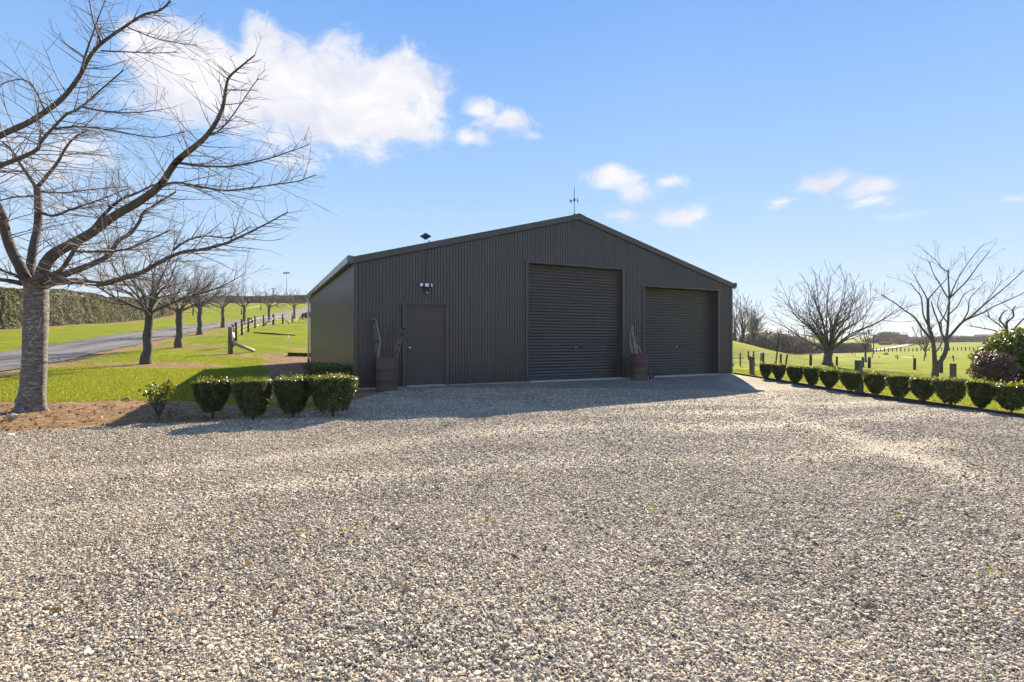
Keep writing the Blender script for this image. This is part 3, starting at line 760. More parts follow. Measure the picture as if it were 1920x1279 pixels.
drum(d1, M['rust1'], 'rusty brown open steel drum beside the personnel door', 0)
drum(d2, M['rust2'], 'maroon and olive open steel drum between the two roller doors', 1)
def beam(p0, p1, w, t, mat, name, label, cat, rng, group=None):
    """an old timber running from p0 to p1, irregular section"""
    ax = (p1 - p0); L = ax.length; q = ax.to_track_quat('Z', 'Y')
    e = thing(name, label, cat, p0, 0, group); e.rotation_mode = 'QUATERNION'; e.rotation_quaternion = q
    m = MB(); vs = []; n = 9
    for i in range(n):
        z = L * i / (n - 1); k = 1 + .16 * (rng.random() - .5); ox = .008 * (rng.random() - .5)
        for x, y in ((-1, -.6), (-.6, -1), (.6, -1), (1, -.6), (1, .6), (.6, 1), (-.6, 1), (-1, .6)): vs.append((x * w / 2 * k + ox, y * t / 2 * k, z + .01 * rng.random() * (i == n - 1)))
    fs = [(i * 8 + j, i * 8 + (j + 1) % 8, (i + 1) * 8 + (j + 1) % 8, (i + 1) * 8 + j) for i in range(n - 1) for j in range(8)] + [tuple(range((n - 1) * 8, n * 8)), tuple(range(8))[::-1]]
    m.add(vs, fs); m.build('timber', mat, e); return e, L
rg = random.Random(5)
b0, bt = Vector((ray(716, 12.4), 12.4, .06)), W(700, 598, 12.62)
e, L = beam(b0, bt, .075, .06, M['wood_dark'], 'wooden_beam', 'old dark timber with iron clamps leaning left in the left drum', 'timber', rg)
for zz in (L - .07, L - .58):
    m = MB(); m.box((-.055, -.05, zz - .035), (.045, .045, zz + .03)); m.lathe([(.001, .03), (.02, .03), (.02, 0)], 8, (0, -.05, zz), Matrix.Identity(4)); bevel(m.build('clamp', M['iron'], e), .01)
pipe = MB().tube([Vector((ray(708, 12.34), 12.34, .25)), W(709, 672, 12.34), W(713, 641, 12.42), W(711.5, 632, 12.46), W(707, 612, 12.55), W(704, 599, 12.6)], .016, 8)
tag(pipe.build('metal_pipe', M['pipe']), 'bent grey metal pipe standing against the left drum timber', 'pipe')
for k, (dx, lab) in enumerate(((0, 'weathered plank leaning right in the left drum, nearer the door'), (-.075, 'weathered plank leaning right in the left drum, farther from the door'))):
    p0 = Vector((ray(731, 12.4) + dx, 12.38 + k * .03, .06)); p1 = W(757 - 3.2 * k, 614 + 2 * k, 12.70)
    e, L = beam(p0, p1 + Vector((dx * .3, 0, 0)), .052, .05, M['wood_dark'], 'wooden_plank', lab, 'timber', rg, 'planks leaning in the left drum')
    m = MB()
    if k == 0: m.box((-.045, -.04, L - .08), (.045, .04, L - .02))
    else:
        for zz in (L - .16, L - .42): MB().ball((-.085, -.02, zz), .032, 10, 7).tube([(-.09, -.02, zz), (.0, 0, zz)], .012, 6).build('bolt', M['iron'], e)
    if m.v: m.build('bolt', M['iron'], e)
# right drum
def poly_board(name, label, pix, Y, thick, mat, tilt):
    base = W(pix[0][0], pix[0][1], Y); e = thing(name, label, 'timber', base)
    e.rotation_euler = (tilt, 0, R(12))
    poly = [((W(px, py, Y).x - base.x) * 1.02, W(px, py, Y).z - base.z) for px, py in pix]
    m = MB(); m.prism(poly, thick, Matrix.Identity(4)); bevel(m.build('timber', mat, e), .012); return e
poly_board('wooden_board', 'broad mossy grey board standing in the right drum, curved left edge', [(1186, 700), (1185, 664), (1181, 640), (1181, 630), (1184, 618), (1187, 620), (1189, 640), (1192, 664), (1193, 700)], 15.86, .06, M['wood_green'], R(-4))
e = poly_board('wooden_post', 'tall mossy post with iron tip standing in the right drum', [(1193, 700), (1191, 664), (1186, 625), (1184.5, 611), (1188.5, 610), (1191, 630), (1196, 650), (1198, 664), (1199, 700)], 15.78, .07, M['wood_green'], R(-4))
pb = W(1193, 700, 15.78)
for px, py in ((1186.5, 613), (1188, 620), (1193, 656)): MB().ball((W(px, py, 15.78).x - pb.x, -.04, W(px, py, 15.78).z - pb.z), .022, 10, 7).build('bolt', M['iron'], e)
m = MB(); m.tube([W(1206, 700, 15.85), W(1203, 664, 15.85), W(1194.5, 644, 15.95)], .018, 8)
ring = [W(1194 + 2.6 * math.cos(a), 637.5 + 4.4 * math.sin(a), 15.95) for a in np.linspace(math.pi * .5, -math.pi * 1.2, 16)]
m.tube(ring, .012, 7); tag(m.build('metal_rod', M['pipe']), 'grey hooked metal rod leaning beside the boards in the right drum', 'rod')
m = MB(); Y = 15.72
m.tube([W(1213.5, 692, Y), W(1216, 700, Y), W(1219, 711, Y)], [.018, .02, .026], 8)
m.tube([W(1217, 703, Y), W(1222, 702.5, Y), W(1227, 704, Y)], .018, 8)
m.tube([W(1219, 709, Y), W(1225, 707, Y), W(1230, 700, Y), W(1234, 692, Y)], [.02, .018, .016, .01], 8)
m.tube([W(1226, 704, Y), W(1224, 709.5, Y - .12)], .018, 8)
tag(m.build('iron_hook', M['iron']), 'rusty iron plough hook lying by the foot of the right drum', 'iron hook')

# ------------------------------------------------------------------ leaves
def leaf_mesh(name, cen, nrm, size, rng, aspect=1.7, fold=.25):
    N = len(cen); nrm = nrm / (np.linalg.norm(nrm, axis=1, keepdims=True) + 1e-9)
    r = rng.normal(size=(N, 3)); t = np.cross(nrm, r); t /= (np.linalg.norm(t, axis=1, keepdims=True) + 1e-9); b = np.cross(nrm, t)
    s = np.asarray(size).reshape(-1, 1) * np.ones((N, 1)); L = s * aspect * .5; Wd = s * .5
    v = np.stack([cen - t * L, cen + b * Wd - nrm * fold * s * .4, cen + t * L, cen - b * Wd - nrm * fold * s * .4], 1).reshape(-1, 3)
    i = np.arange(N)[:, None] * 4
    f = np.concatenate([i + np.array([[0, 1, 2]]), i + np.array([[0, 2, 3]])], 1).reshape(-1, 3)
    return np_mesh(name, v, f)
def bush_points(N, R0, H, z0, rng, flare=.55, squash=1.0, seed=0, shell=.33):
    """points in a clipped inverted cone with a flat, slightly ragged top"""
    out = []; nn = []
    while len(out) < N:
        k = 6000
        u = rng.random(k) ** .58; a = rng.random(k) * 2 * np.pi
        prof = R0 * (flare + (1 - flare) * np.sin(np.clip(u * 1.15, 0, 1) * np.pi / 2))
        prof *= np.where(u > .95, 1 - .06 * ((u - .95) / .05) ** 2, 1)
        lump = 1 + .15 * (vnoise(np.cos(a) * 2.2 + 9 + seed, u * 3 + np.sin(a) * 2.2, 1.6, seed) - .5) * 2
        rr = 1 - shell * rng.random(k) ** 1.6
        top = rng.random(k) < .34
        rr = np.where(top, np.sqrt(rng.random(k)), rr); u = np.where(top, 1 - .10 * rng.random(k) ** 1.5, u)
        x = prof * lump * rr * np.cos(a); y = prof * lump * rr * np.sin(a) * squash
        z = z0 + u * (H - z0) + .05 * H * (vnoise(x * 6, y * 6, 1.3, seed + 3) - .5)
        nx_ = np.where(top, .35 * np.cos(a), np.cos(a)); ny_ = np.where(top, .35 * np.sin(a), np.sin(a)); nz_ = np.where(top, 1., .15)
        out += list(np.stack([x, y, z], 1)); nn += list(np.stack([nx_, ny_, nz_], 1) + rng.normal(size=(k, 3)) * .65)
    return np.array(out[:N]), np.array(nn[:N])
def clipped_bush(pos, R0, H, label, group, seed, N=3600, leaf=.030, flare=.45, z0=.06, mat='leaf_box', squash=1.0, stems=5, cat='bush'):
    rng = np.random.default_rng(seed); rg = random.Random(seed)
    e = thing('clipped_bush', label, cat, pos, rg.random() * 6, group)
    c, n = bush_points(N, R0, H, z0, rng, flare, squash, seed)
    link('foliage', leaf_mesh('foliage', c, n, leaf * (.7 + .6 * rng.random(N)), rng), M[mat], e)
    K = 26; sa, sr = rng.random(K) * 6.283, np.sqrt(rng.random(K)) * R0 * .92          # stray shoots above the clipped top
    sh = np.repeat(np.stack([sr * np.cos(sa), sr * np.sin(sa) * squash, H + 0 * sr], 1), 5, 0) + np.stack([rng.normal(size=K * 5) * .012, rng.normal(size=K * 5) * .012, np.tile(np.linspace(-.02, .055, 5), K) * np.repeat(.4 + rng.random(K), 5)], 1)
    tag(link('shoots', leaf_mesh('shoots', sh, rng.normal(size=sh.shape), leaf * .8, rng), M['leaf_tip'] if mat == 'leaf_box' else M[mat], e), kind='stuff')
    m = MB(); m.tube([(0, 0, -.04), (.01, 0, z0 + .04)], [.022, .018], 7)
    for k in range(stems):
        a = k * 2.4 + rg.random(); m.tube([(0, 0, z0 - .02), (.22 * R0 * math.cos(a), .22 * R0 * math.sin(a), z0 + .25 * H), (.5 * R0 * math.cos(a), .5 * R0 * math.sin(a), .7 * H)], [.013, .009, .004], 5)
    m.build('stem', M['bark_grey'], e); return e

# hedge row along the right edge of the gravel (numbers from the photograph: x, base y, top y, width)
right_hedge = [(1436,713,683.5,24),(1460,716,685.5,26),(1491,722,689,31),(1523,726,690.5,31),(1555,732,695,38),(1596,737,698,39),
               (1641.5,744,701.5,44),(1687,751,706,44),(1731,757,710,44),(1782,763,712,58),(1840,771,717,47),(1896.5,776,722,60)]
ordn = ['first', 'second', 'third', 'fourth', 'fifth', 'sixth', 'seventh', 'eighth', 'ninth', 'tenth', 'eleventh', 'twelfth']
feat = ['smallest clipped bush', 'small clipped bush', 'clipped bush', 'clipped bush', 'clipped flat-topped bush', 'clipped bush with a pale stem', 'clipped wide bush', 'clipped bush', 'clipped bush', 'broad clipped bush', 'clipped bush on a visible stem', 'broad clipped bush at the picture edge']
for i, (px, pb, pt, w) in enumerate(right_hedge):
    g = P(px, pb); Hh = (pb - pt) / F * g.y
    clipped_bush(g, w / 2 / F * g.y * .92, Hh, f'{feat[i]}, {ordn[i]} from the shed in the right gravel-edge row', 'clipped bushes along the right gravel edge', 40 + i, 3800, .027 if i > 4 else .031, (.24, .34, .28, .36, .22, .30)[i % 6], .05, squash=(1, .9, 1.08)[i % 3])
# bushes at the left front of the shed
lb = [(390,786,716,72,.40,'dark flat-topped clipped bush, left one of the touching pair'), (466,794,716,78,.38,'dark rounded clipped bush, right one of the touching pair'),
      (542,789,712,70,.42,'narrow clipped bush between the dark pair and the brightest bush'), (619,786,709,92,.55,'largest brightest clipped bush nearest the shed corner')]
for i, (px, pb, pt, w, fl_, lab) in enumerate(lb):
    g = P(px, pb); g = g + Vector((0, .12, 0)); g.z = gz1(g.x, g.y) + .01
    clipped_bush(g, w / 2 / F * g.y * .92, (pb - pt) / F * g.y * .98, lab, 'clipped bushes left of the shed', 70 + i, 8200, .022, fl_, .07)
g = Vector((-4.15, 11.9, .02)); clipped_bush(g, .44, .60, 'shaded clipped bush tucked against the left shed wall', 'clipped bushes left of the shed', 80, 3600, .03, .75, .05)
g = Vector((-4.75, 12.9, .04)); clipped_bush(g, .40, .58, 'shaded clipped bush farther back along the left shed wall', 'clipped bushes left of the shed', 81, 3000, .03, .75, .05)
# straggly young shrub on the far left of that row
g = P(297, 790); rg = random.Random(3); rng = np.random.default_rng(3)
e = thing('young_shrub', 'sparse young shrub with bare forked stems on the bare soil', 'shrub', g)
m = MB(); tips = []
for k in range(9):
    a = k * 2.39; r1 = .10 + .12 * rg.random(); top = Vector((r1 * math.cos(a), r1 * .7 * math.sin(a), .40 + .16 * rg.random()))
    mid = Vector((top.x * .45, top.y * .45, .20)); m.tube([(0, 0, -.02), (0.004, 0, .06), mid, top], [.013, .011, .007, .003], 5); tips += [mid.lerp(top, q) for q in (.35, .6, .8, 1, 1.1)]
m.build('stem', M['bark_limb'], e)
T = np.array([tuple(t) for t in tips]); N = 620; cc = T[rng.integers(0, len(T), N)] + rng.normal(size=(N, 3)) * .042
link('foliage', leaf_mesh('foliage', cc, rng.normal(size=(N, 3)) + np.array([0, 0, .6]), .028 * (.6 + .7 * rng.random(N)), rng), M['leaf_box'], e)
g2 = P(322, 790); e = thing('seedling', 'tiny pale seedling on the soil right of the sparse shrub', 'plant', g2)
N = 60; link('foliage', leaf_mesh('foliage', rng.normal(size=(N, 3)) * np.array([.05, .05, .04]) + np.array([0, 0, .1]), rng.normal(size=(N, 3)), .022, rng), M['leaf_box'], e)
MB().tube([(0, 0, -.01), (.01, 0, .12)], .004, 5).build('stem', M['bark_limb'], e)

def round_bush(name, label, pos, rx, ry, H, N, leaf, mat, seed, cat='bush', accent=None, acc_n=0, z0=.05):
    rng = np.random.default_rng(seed); e = thing(name, label, cat, pos)
    d = rng.normal(size=(N, 3)); d /= np.linalg.norm(d, axis=1, keepdims=True)
    lump = 1 + .22 * (vnoise(d[:, 0] * 2 + 5, d[:, 1] * 2 + d[:, 2] * 2.7, 1.7, seed) - .5) * 2 + .10 * (vnoise(d[:, 0] * 5, d[:, 2] * 5 + d[:, 1] * 3, 1.5, seed + 5) - .5) * 2
    rr = (1 - .35 * rng.random(N) ** 1.5) * lump
    c = d * rr[:, None] * np.array([rx, ry, (H - z0) / 2]) + np.array([0, 0, z0 + (H - z0) / 2])
    low = c[:, 2] < z0 + .25 * H; c[low, :2] *= .93
    c[:, 2] = np.maximum(c[:, 2], .03)
    n = d + rng.normal(size=(N, 3)) * .7
    link('foliage', leaf_mesh('foliage', c, n, leaf * (.6 + .8 * rng.random(N)), rng), M[mat], e)
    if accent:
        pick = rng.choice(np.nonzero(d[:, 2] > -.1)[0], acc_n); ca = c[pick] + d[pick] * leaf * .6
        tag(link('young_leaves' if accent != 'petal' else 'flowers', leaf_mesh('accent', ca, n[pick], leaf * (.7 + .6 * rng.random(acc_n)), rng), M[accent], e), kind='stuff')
    m = MB(); rg = random.Random(seed)
    for k in range(6):
        a = k * 1.1; m.tube([(0, 0, -.05), (.3 * rx * math.cos(a), .3 * ry * math.sin(a), .35 * H), (.6 * rx * math.cos(a), .6 * ry * math.sin(a), .7 * H)], [.035, .025, .01], 6)
    m.build('stem', M['bark_grey'], e); return e
Y = 13.2; g = Vector((ray(1862, Y), Y, gz1(ray(1862, Y), Y)))
round_bush('flowering_bush', 'rounded purplish-brown bush with a few pink flowers in front of the tall green shrub', g, .47, .46, .98, 5200, .034, 'leaf_purple', 11, accent='petal', acc_n=18)
Y = 14.6; g = Vector((ray(1915, Y), Y, gz1(ray(1915, Y), Y)))
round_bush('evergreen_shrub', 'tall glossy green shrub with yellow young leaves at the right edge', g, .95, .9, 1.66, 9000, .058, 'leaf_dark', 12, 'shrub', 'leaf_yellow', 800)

# tall shelter hedge behind the driveway
def long_hedge(name, label, line, half, N, leaf, mat, seed, core=True, group=None):
    """line: (x, y, height) points"""
    rng = np.random.default_rng(seed); L = np.array(line, float); seg = np.hypot(*(np.diff(L[:, :2], axis=0).T)); cum = np.concatenate([[0], np.cumsum(seg)])
    e = thing(name, label, 'hedge', (L[0, 0], L[0, 1], gz1(L[0, 0], L[0, 1])), 0, group); org = np.array(e.location)
    def at(t):
        x = np.interp(t, cum, L[:, 0]); y = np.interp(t, cum, L[:, 1]); h = np.interp(t, cum, L[:, 2]); i = np.clip(np.searchsorted(cum, t) - 1, 0, len(seg) - 1)
        dx = np.diff(L[:, 0])[i] / seg[i]; dy = np.diff(L[:, 1])[i] / seg[i]; return x, y, h, dx, dy
    t = rng.random(N) * cum[-1]; x, y, h, dx, dy = at(t)
    face = rng.random(N); side = np.where(face < .5, 1., np.where(face < .68, -1., 0.)); u = rng.random(N)
    hh = h * (1 + .075 * (vnoise(t, t * 0, .35, seed) - .5) * 2)
    lat = np.where(side != 0, side * half * (1 - .16 * u) * (1 + .22 * (vnoise(t, u * h, .8, seed + 1) - .5) * 2 + .12 * (vnoise(t, u * h, 2.4, seed + 2) - .5) * 2), (rng.random(N) * 2 - 1) * half * .85)
    lat *= 1 - .14 * rng.random(N) ** 2
    z = np.where(side != 0, u * hh, hh * (1 - .04 * rng.random(N)))
    px, py = x + lat * dy, y - lat * dx
    c = np.stack([px, py, gz(x, y) + z + .02], 1) - org
    n = np.stack([np.where(side != 0, side * dy, 0), np.where(side != 0, -side * dx, 0), np.where(side == 0, 1., .25)], 1) + rng.normal(size=(N, 3)) * .6
    link('foliage', leaf_mesh('foliage', c, n, leaf * (.55 + .9 * rng.random(N)), rng, 1.5), M[mat], e)
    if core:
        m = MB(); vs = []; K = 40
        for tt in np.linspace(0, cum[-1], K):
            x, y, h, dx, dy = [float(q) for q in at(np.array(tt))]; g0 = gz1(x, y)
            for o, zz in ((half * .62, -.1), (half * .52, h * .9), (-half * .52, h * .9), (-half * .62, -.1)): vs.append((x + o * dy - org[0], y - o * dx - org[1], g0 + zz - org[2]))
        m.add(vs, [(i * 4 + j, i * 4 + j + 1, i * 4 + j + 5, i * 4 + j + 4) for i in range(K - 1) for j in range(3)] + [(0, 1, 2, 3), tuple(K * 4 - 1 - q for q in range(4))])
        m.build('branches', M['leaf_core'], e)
    return e
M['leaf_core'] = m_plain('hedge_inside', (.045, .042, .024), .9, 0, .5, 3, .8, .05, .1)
long_hedge('shelter_hedge', 'tall clipped shelter hedge along the far side of the gravel driveway', [(-47.5, 24, 4.0), (-45.6, 45, 3.9), (-55, 74, 3.15), (-61.5, 92, 2.5)], 1.1, 70000, .105, 'leaf_tall', 21)
long_hedge('ridge_hedge', 'low dark hedge along the crest of the hill behind the avenue', [(-108, 150, 1.6), (-80, 150, 1.9), (-50, 150, 2.2), (-30, 150, 2.2)], 1.0, 12000, .24, 'leaf_bush', 22)
long_hedge('field_hedge', 'dark hedge across the bottom of the right paddock behind the spreading tree', [(62, 122, 2.6), (84, 136, 2.7), (103, 150, 2.4)], 1.6, 9000, .34, 'leaf_bush', 23)
long_hedge('far_hedge', 'distant dark hedge below the pale green hill on the right', [(215, 285, 3.0), (300, 300, 3.3), (420, 310, 3.4)], 2.0, 9000, .6, 'leaf_bush', 24)

# grass blades on the nearer lawn (stuff)
def blades(N, sampler, hmin, hmax, seed):
    rng = np.random.default_rng(seed); x, y = sampler(rng, N); N = len(x)
    z = gz(x, y); a = rng.random(N) * 2 * np.pi; h = hmin + (hmax - hmin) * rng.random(N); w = .006 + .004 * rng.random(N)
    lean = rng.normal(size=(N, 2)) * .35
    b0 = np.stack([x + w * np.cos(a), y + w * np.sin(a), z - .004], 1); b1 = np.stack([x - w * np.cos(a), y - w * np.sin(a), z - .004], 1)
    tp = np.stack([x + lean[:, 0] * h, y + lean[:, 1] * h, z + h], 1)
    v = np.stack([b0, b1, tp], 1).reshape(-1, 3); return np_mesh('grass', v, np.arange(3 * N).reshape(-1, 3))
def lawn_left(rng, N):
    y = 7.5 + 16 * rng.random(N * 3) ** 1.3; x = -y * 1.02 + (y * 1.02 - 3.2) * rng.random(N * 3)
    d = -((x - SH0.x) * SU.x + (y - SH0.y) * SU.y); n, f = road_mask(x, y)
    ok = (soil_mask(x, y) + .9 * (vnoise(x, y, 1.2, 31) - .5) < .42) & ((y < SH0.y - .2) | (d > .2)) & (x > n) & (y > top_gravel(x) + .3)
    return x[ok][:N], y[ok][:N]
def lawn_right(rng, N):
    y = 6 + 18 * rng.random(N); x = 8.0 + 10 * rng.random(N) ** 1.4
    d = (x - SH0.x) * SU.x + (y - SH0.y) * SU.y; dep = (x - SH0.x) * SV.x + (y - SH0.y) * SV.y
    ok = ((dep < -.1) | (d > SW + .1)) & (soil_mask(x, y) < .5)
    return x[ok], y[ok]
tag(link('lawn_grass', blades(70000, lawn_left, .02, .055, 1), M['blade']), kind='stuff')
tag(link('verge_grass', blades(60000, lawn_right, .02, .06, 2), M['blade']), kind='stuff')

# ------------------------------------------------------------------ bare trees
def smooth_path(pts, n=6):
    P_ = [Vector(p) for p in pts]; out = []
    for i in range(len(P_) - 1):
        p0, p1, p2, p3 = P_[max(i - 1, 0)], P_[i], P_[i + 1], P_[min(i + 2, len(P_) - 1)]
        for k in range(n):
            t = k / n; t2, t3 = t * t, t * t * t
            out.append(.5 * ((2 * p1) + (-p0 + p2) * t + (2 * p0 - 5 * p1 + 4 * p2 - p3) * t2 + (-p0 + 3 * p1 - 3 * p2 + p3) * t3))
    return out + [P_[-1]]
def rvec(rg): 
    v = Vector((rg.gauss(0, 1), rg.gauss(0, 1), rg.gauss(0, 1))); return v.normalized()
def grow(acc, p, d, L, r, rg, lvl, prm):
    """one branch with its children; acc[lvl] receives the tube"""
    n = max(3, min(9, int(L / prm['seg']) + 1)); pts = [p.copy()]; rad = [r]; d = d.normalized(); ds = [d.copy()]
    for i in range(n):
        d = (d + rvec(rg) * prm['wig'] + Vector((0, 0, prm['up'][min(lvl, len(prm['up']) - 1)])) * (1 / n)).normalized()
        p = p + d * (L / n); pts.append(p.copy()); ds.append(d.copy()); rad.append(max(prm['rmin'], r * (1 - .82 * (i + 1) / n)))
    acc[min(lvl, len(acc) - 1)].tube(pts, rad, prm['sides'][min(lvl, len(prm['sides']) - 1)], False)
    if lvl >= prm['max']: return
    k = prm['kids'][min(lvl, len(prm['kids']) - 1)]; cnt = max(1, int(L * k + rg.random()))
    for j in range(cnt):
        t = prm['t0'] + (1 - prm['t0']) * (j + rg.random()) / cnt; f = t * n; i = min(int(f), n - 1); q = pts[i].lerp(pts[i + 1], f - i); dd = ds[i]
        side = dd.cross(rvec(rg)); side.normalize()
        if prm.get('flat'): side.z *= prm['flat']
        ang = R(prm['ang'] + rg.uniform(-14, 14)); nd = dd * math.cos(ang) + side * math.sin(ang)
        grow(acc, q, nd, L * prm['ratio'] * rg.uniform(.55, 1.15) * (1.1 - .45 * t), max(prm['rmin'], min(rad[i] * .75, r * prm['rr'])), rg, lvl + 1, prm)

def add_stuff(m, name, mat, parent): return tag(m.build(name, mat, parent), kind='stuff')

# --- the big cherry at the left edge: limbs traced from the photograph, (px, py, distance)
T1 = Vector((ray(60, 8.8), 8.8, gz1(ray(60, 8.8), 8.8)))
cherry = thing('cherry_tree', 'large bare cherry tree with a thick ringed trunk, closest at the left edge', 'tree', T1, 0, 'bare trees along the driveway')
def loc(v): return v - T1
rg = random.Random(12)
m = MB(); tp = smooth_path([loc(W(58, 778, 8.8)), loc(W(60, 750, 8.8)), loc(W(64, 700, 8.8)), loc(W(66, 640, 8.8)), loc(W(68, 580, 8.8)), loc(W(68, 545, 8.8)), loc(W(68, 528, 8.8))], 7)
K = 26; vs = []
for i, p in enumerate(tp):
    f = i / (len(tp) - 1); r = .168 - .004 * f + .15 * math.exp(-f * 13) + .055 * sst(np.array((f - .86) / .14))
    for k in range(K):
        a = 2 * math.pi * k / K
        lob = 1 + .06 * math.sin(3 * a + 1.0) * math.exp(-f * 3) + .20 * math.exp(-f * 9) * math.sin(5 * a + .6) + .05 * (float(vnoise(np.array(a * 1.6 + 3), np.array(f * 9.), 1, 3)) - .5) + .018 * (rg.random() - .5)
        for (ka, kf, ks) in ((math.pi * 1.02, .42, .22), (-.15, .20, .20), (math.pi * 1.2, .17, .16), (-.9, .62, .10), (-2.0, .33, .12)):
            da = (a - ka + math.pi) % (2 * math.pi) - math.pi; lob += ks * math.exp(-(da / .20) ** 2 - ((f - kf) / .022) ** 2)
        lob -= .10 * math.exp(-(((a + .55 + math.pi) % (2 * math.pi) - math.pi) / .14) ** 2) * max(0, 1 - f * 1.7)
        vs.append(p + Vector((r * lob * math.cos(a), r * lob * math.sin(a), 0)))
m.add(vs, [(i * K + k, i * K + (k + 1) % K, (i + 1) * K + (k + 1) % K, (i + 1) * K + k) for i in range(len(tp) - 1) for k in range(K)], True)
m.add([vs[-K + k] for k in range(K)] + [tp[-1] + Vector((0, 0, .05))], [(k, (k + 1) % K, K) for k in range(K)], True)
m.build('trunk', M['bark_cherry'], cherry)
limbs = [  # (pixel path with distance), start radius px, end radius px
 ([(76,532,8.8),(84,500,8.75),(100,478,8.7),(130,460,8.6),(170,438,8.5),(215,405,8.4),(262,378,8.3),(300,348,8.2),(330,305,8.1),(362,278,8.0),(385,258,8.0),(405,230,7.95),(418,200,7.9),(424,165,7.9),(430,145,7.9),(452,125,7.9),(478,104,7.9)], 15.5, 1.3),
 ([(85,536,8.75),(108,529,8.6),(150,528,8.4),(190,533,8.2),(230,522,8.1),(265,512,8.0),(300,492,7.9),(340,474,7.8),(380,468,7.7),(420,458,7.7),(460,440,7.7),(500,420,7.7),(540,398,7.7)], 9.5, 1.2),
 ([(95,526,8.9),(130,512,9.0),(175,495,9.1),(205,478,9.2),(222,452,9.3),(245,438,9.4),(262,415,9.5),(268,400,9.5),(290,385,9.6),(330,360,9.7)], 9, 2),
 ([(64,530,8.9),(58,500,9.0),(62,468,9.0),(70,430,9.1),(72,395,9.1),(70,350,9.1)], 10.5, 7.5),
 ([(70,352,9.1),(84,335,9.1),(108,305,9.1),(122,280,9.1),(140,258,9.1),(165,245,9.1)], 5, 1.5),
 ([(68,352,9.1),(50,325,9.1),(36,305,9.1),(20,280,9.1),(5,268,9.1)], 4.5, 2),
 ([(50,528,8.75),(40,505,8.6),(22,470,8.5),(10,435,8.4),(4,405,8.3),(-6,385,8.2),(-30,350,8.0),(-48,310,7.9),(-36,280,7.8),(0,255,7.7),(50,232,7.6),(85,210,7.6),(120,182,7.6),(150,142,7.6),(168,108,7.6),(190,82,7.6),(232,52,7.6),(270,28,7.6),(300,20,7.6),(320,2,7.6)], 13, 1.5),
 ([(-30,350,8.0),(-18,325,7.8),(0,312,7.6),(35,298,7.4),(68,282,7.3),(78,265,7.3),(100,240,7.3),(125,215,7.3),(150,203,7.3),(190,168,7.3),(232,132,7.3)], 7, 1.2),
 ([(40,532,8.7),(10,526,8.5),(-40,520,8.4),(-100,500,8.2)], 6.5, 3),
 ([(55,527,8.55),(80,518,8.4),(110,510,8.3),(128,488,8.2),(140,468,8.2),(155,452,8.2),(178,430,8.1)], 6, 3.5),
 ([(55,527,8.55),(30,518,8.4),(12,510,8.3),(-20,500,8.2)], 5, 3),
 ([(145,472,8.2),(200,472,8.0),(240,467,7.9),(275,452,7.8),(320,432,7.8)], 3.2, 1.2),
 ([(325,470,7.9),(350,452,7.8),(385,443,7.8),(430,446,7.7),(470,425,7.7)], 3.0, 1),
 ([(300,350,8.2),(330,343,8.1),(372,350,8.0),(420,358,8.0),(470,353,8.0),(520,346,8.0),(560,340,8.0),(592,328,8.0)], 3.2, .9),
 ([(335,306,8.1),(370,311,8.0),(420,313,7.9),(460,308,7.9),(510,296,7.9),(545,284,7.9),(580,272,7.9)], 3, .8),
 ([(392,252,8.0),(410,246,7.9),(430,225,7.9),(455,190,7.9),(475,160,7.9),(485,148,7.9)], 2.2, .8),
 ([(166,440,8.5),(196,402,8.45),(225,376,8.4),(258,362,8.35),(290,346,8.3)], 5, 1.6),
 ([(72,398,9.1),(100,405,9.0),(128,395,8.9),(150,388,8.8),(195,372,8.8),(245,352,8.8)], 4, .9),
 ([(70,360,9.1),(120,362,8.9),(170,356,8.8),(240,350,8.7)], 2.4, .8),
 ([(70,368,9.1),(30,370,9.0),(0,376,9.0),(-40,380,9)], 2.6, .9),
 ([(100,242,7.3),(150,238,7.2),(210,245,7.2),(290,258,7.2),(350,246,7.2)], 2.6, .7),
 ([(150,200,7.4),(190,208,7.3),(250,212,7.3),(310,205,7.3)], 2.4, .7),
 ([(190,82,7.6),(182,60,7.5),(175,40,7.5),(165,-10,7.5)], 2.6, 1),
 ([(150,142,7.6),(160,105,7.5),(172,70,7.5),(186,30,7.5),(200,-5,7.5)], 3, .9),
 ([(85,210,7.6),(60,160,7.5),(30,150,7.5),(-20,168,7.5)], 2.4, .8),
 ([(190,96,7.6),(240,98,7.5),(290,100,7.5),(330,98,7.5)], 2, .7),
 ([(240,52,7.6),(290,72,7.5),(340,82,7.5),(370,85,7.5)], 1.6, .6),
]
prm_ch = dict(seg=.14, wig=.13, up=[.12, .22, .15, .1], rmin=.0021, sides=[5, 4, 3, 3], kids=[4.2, 4], t0=.15, ang=42, ratio=.52, rr=.55, max=1, flat=.55)
tw = MB()
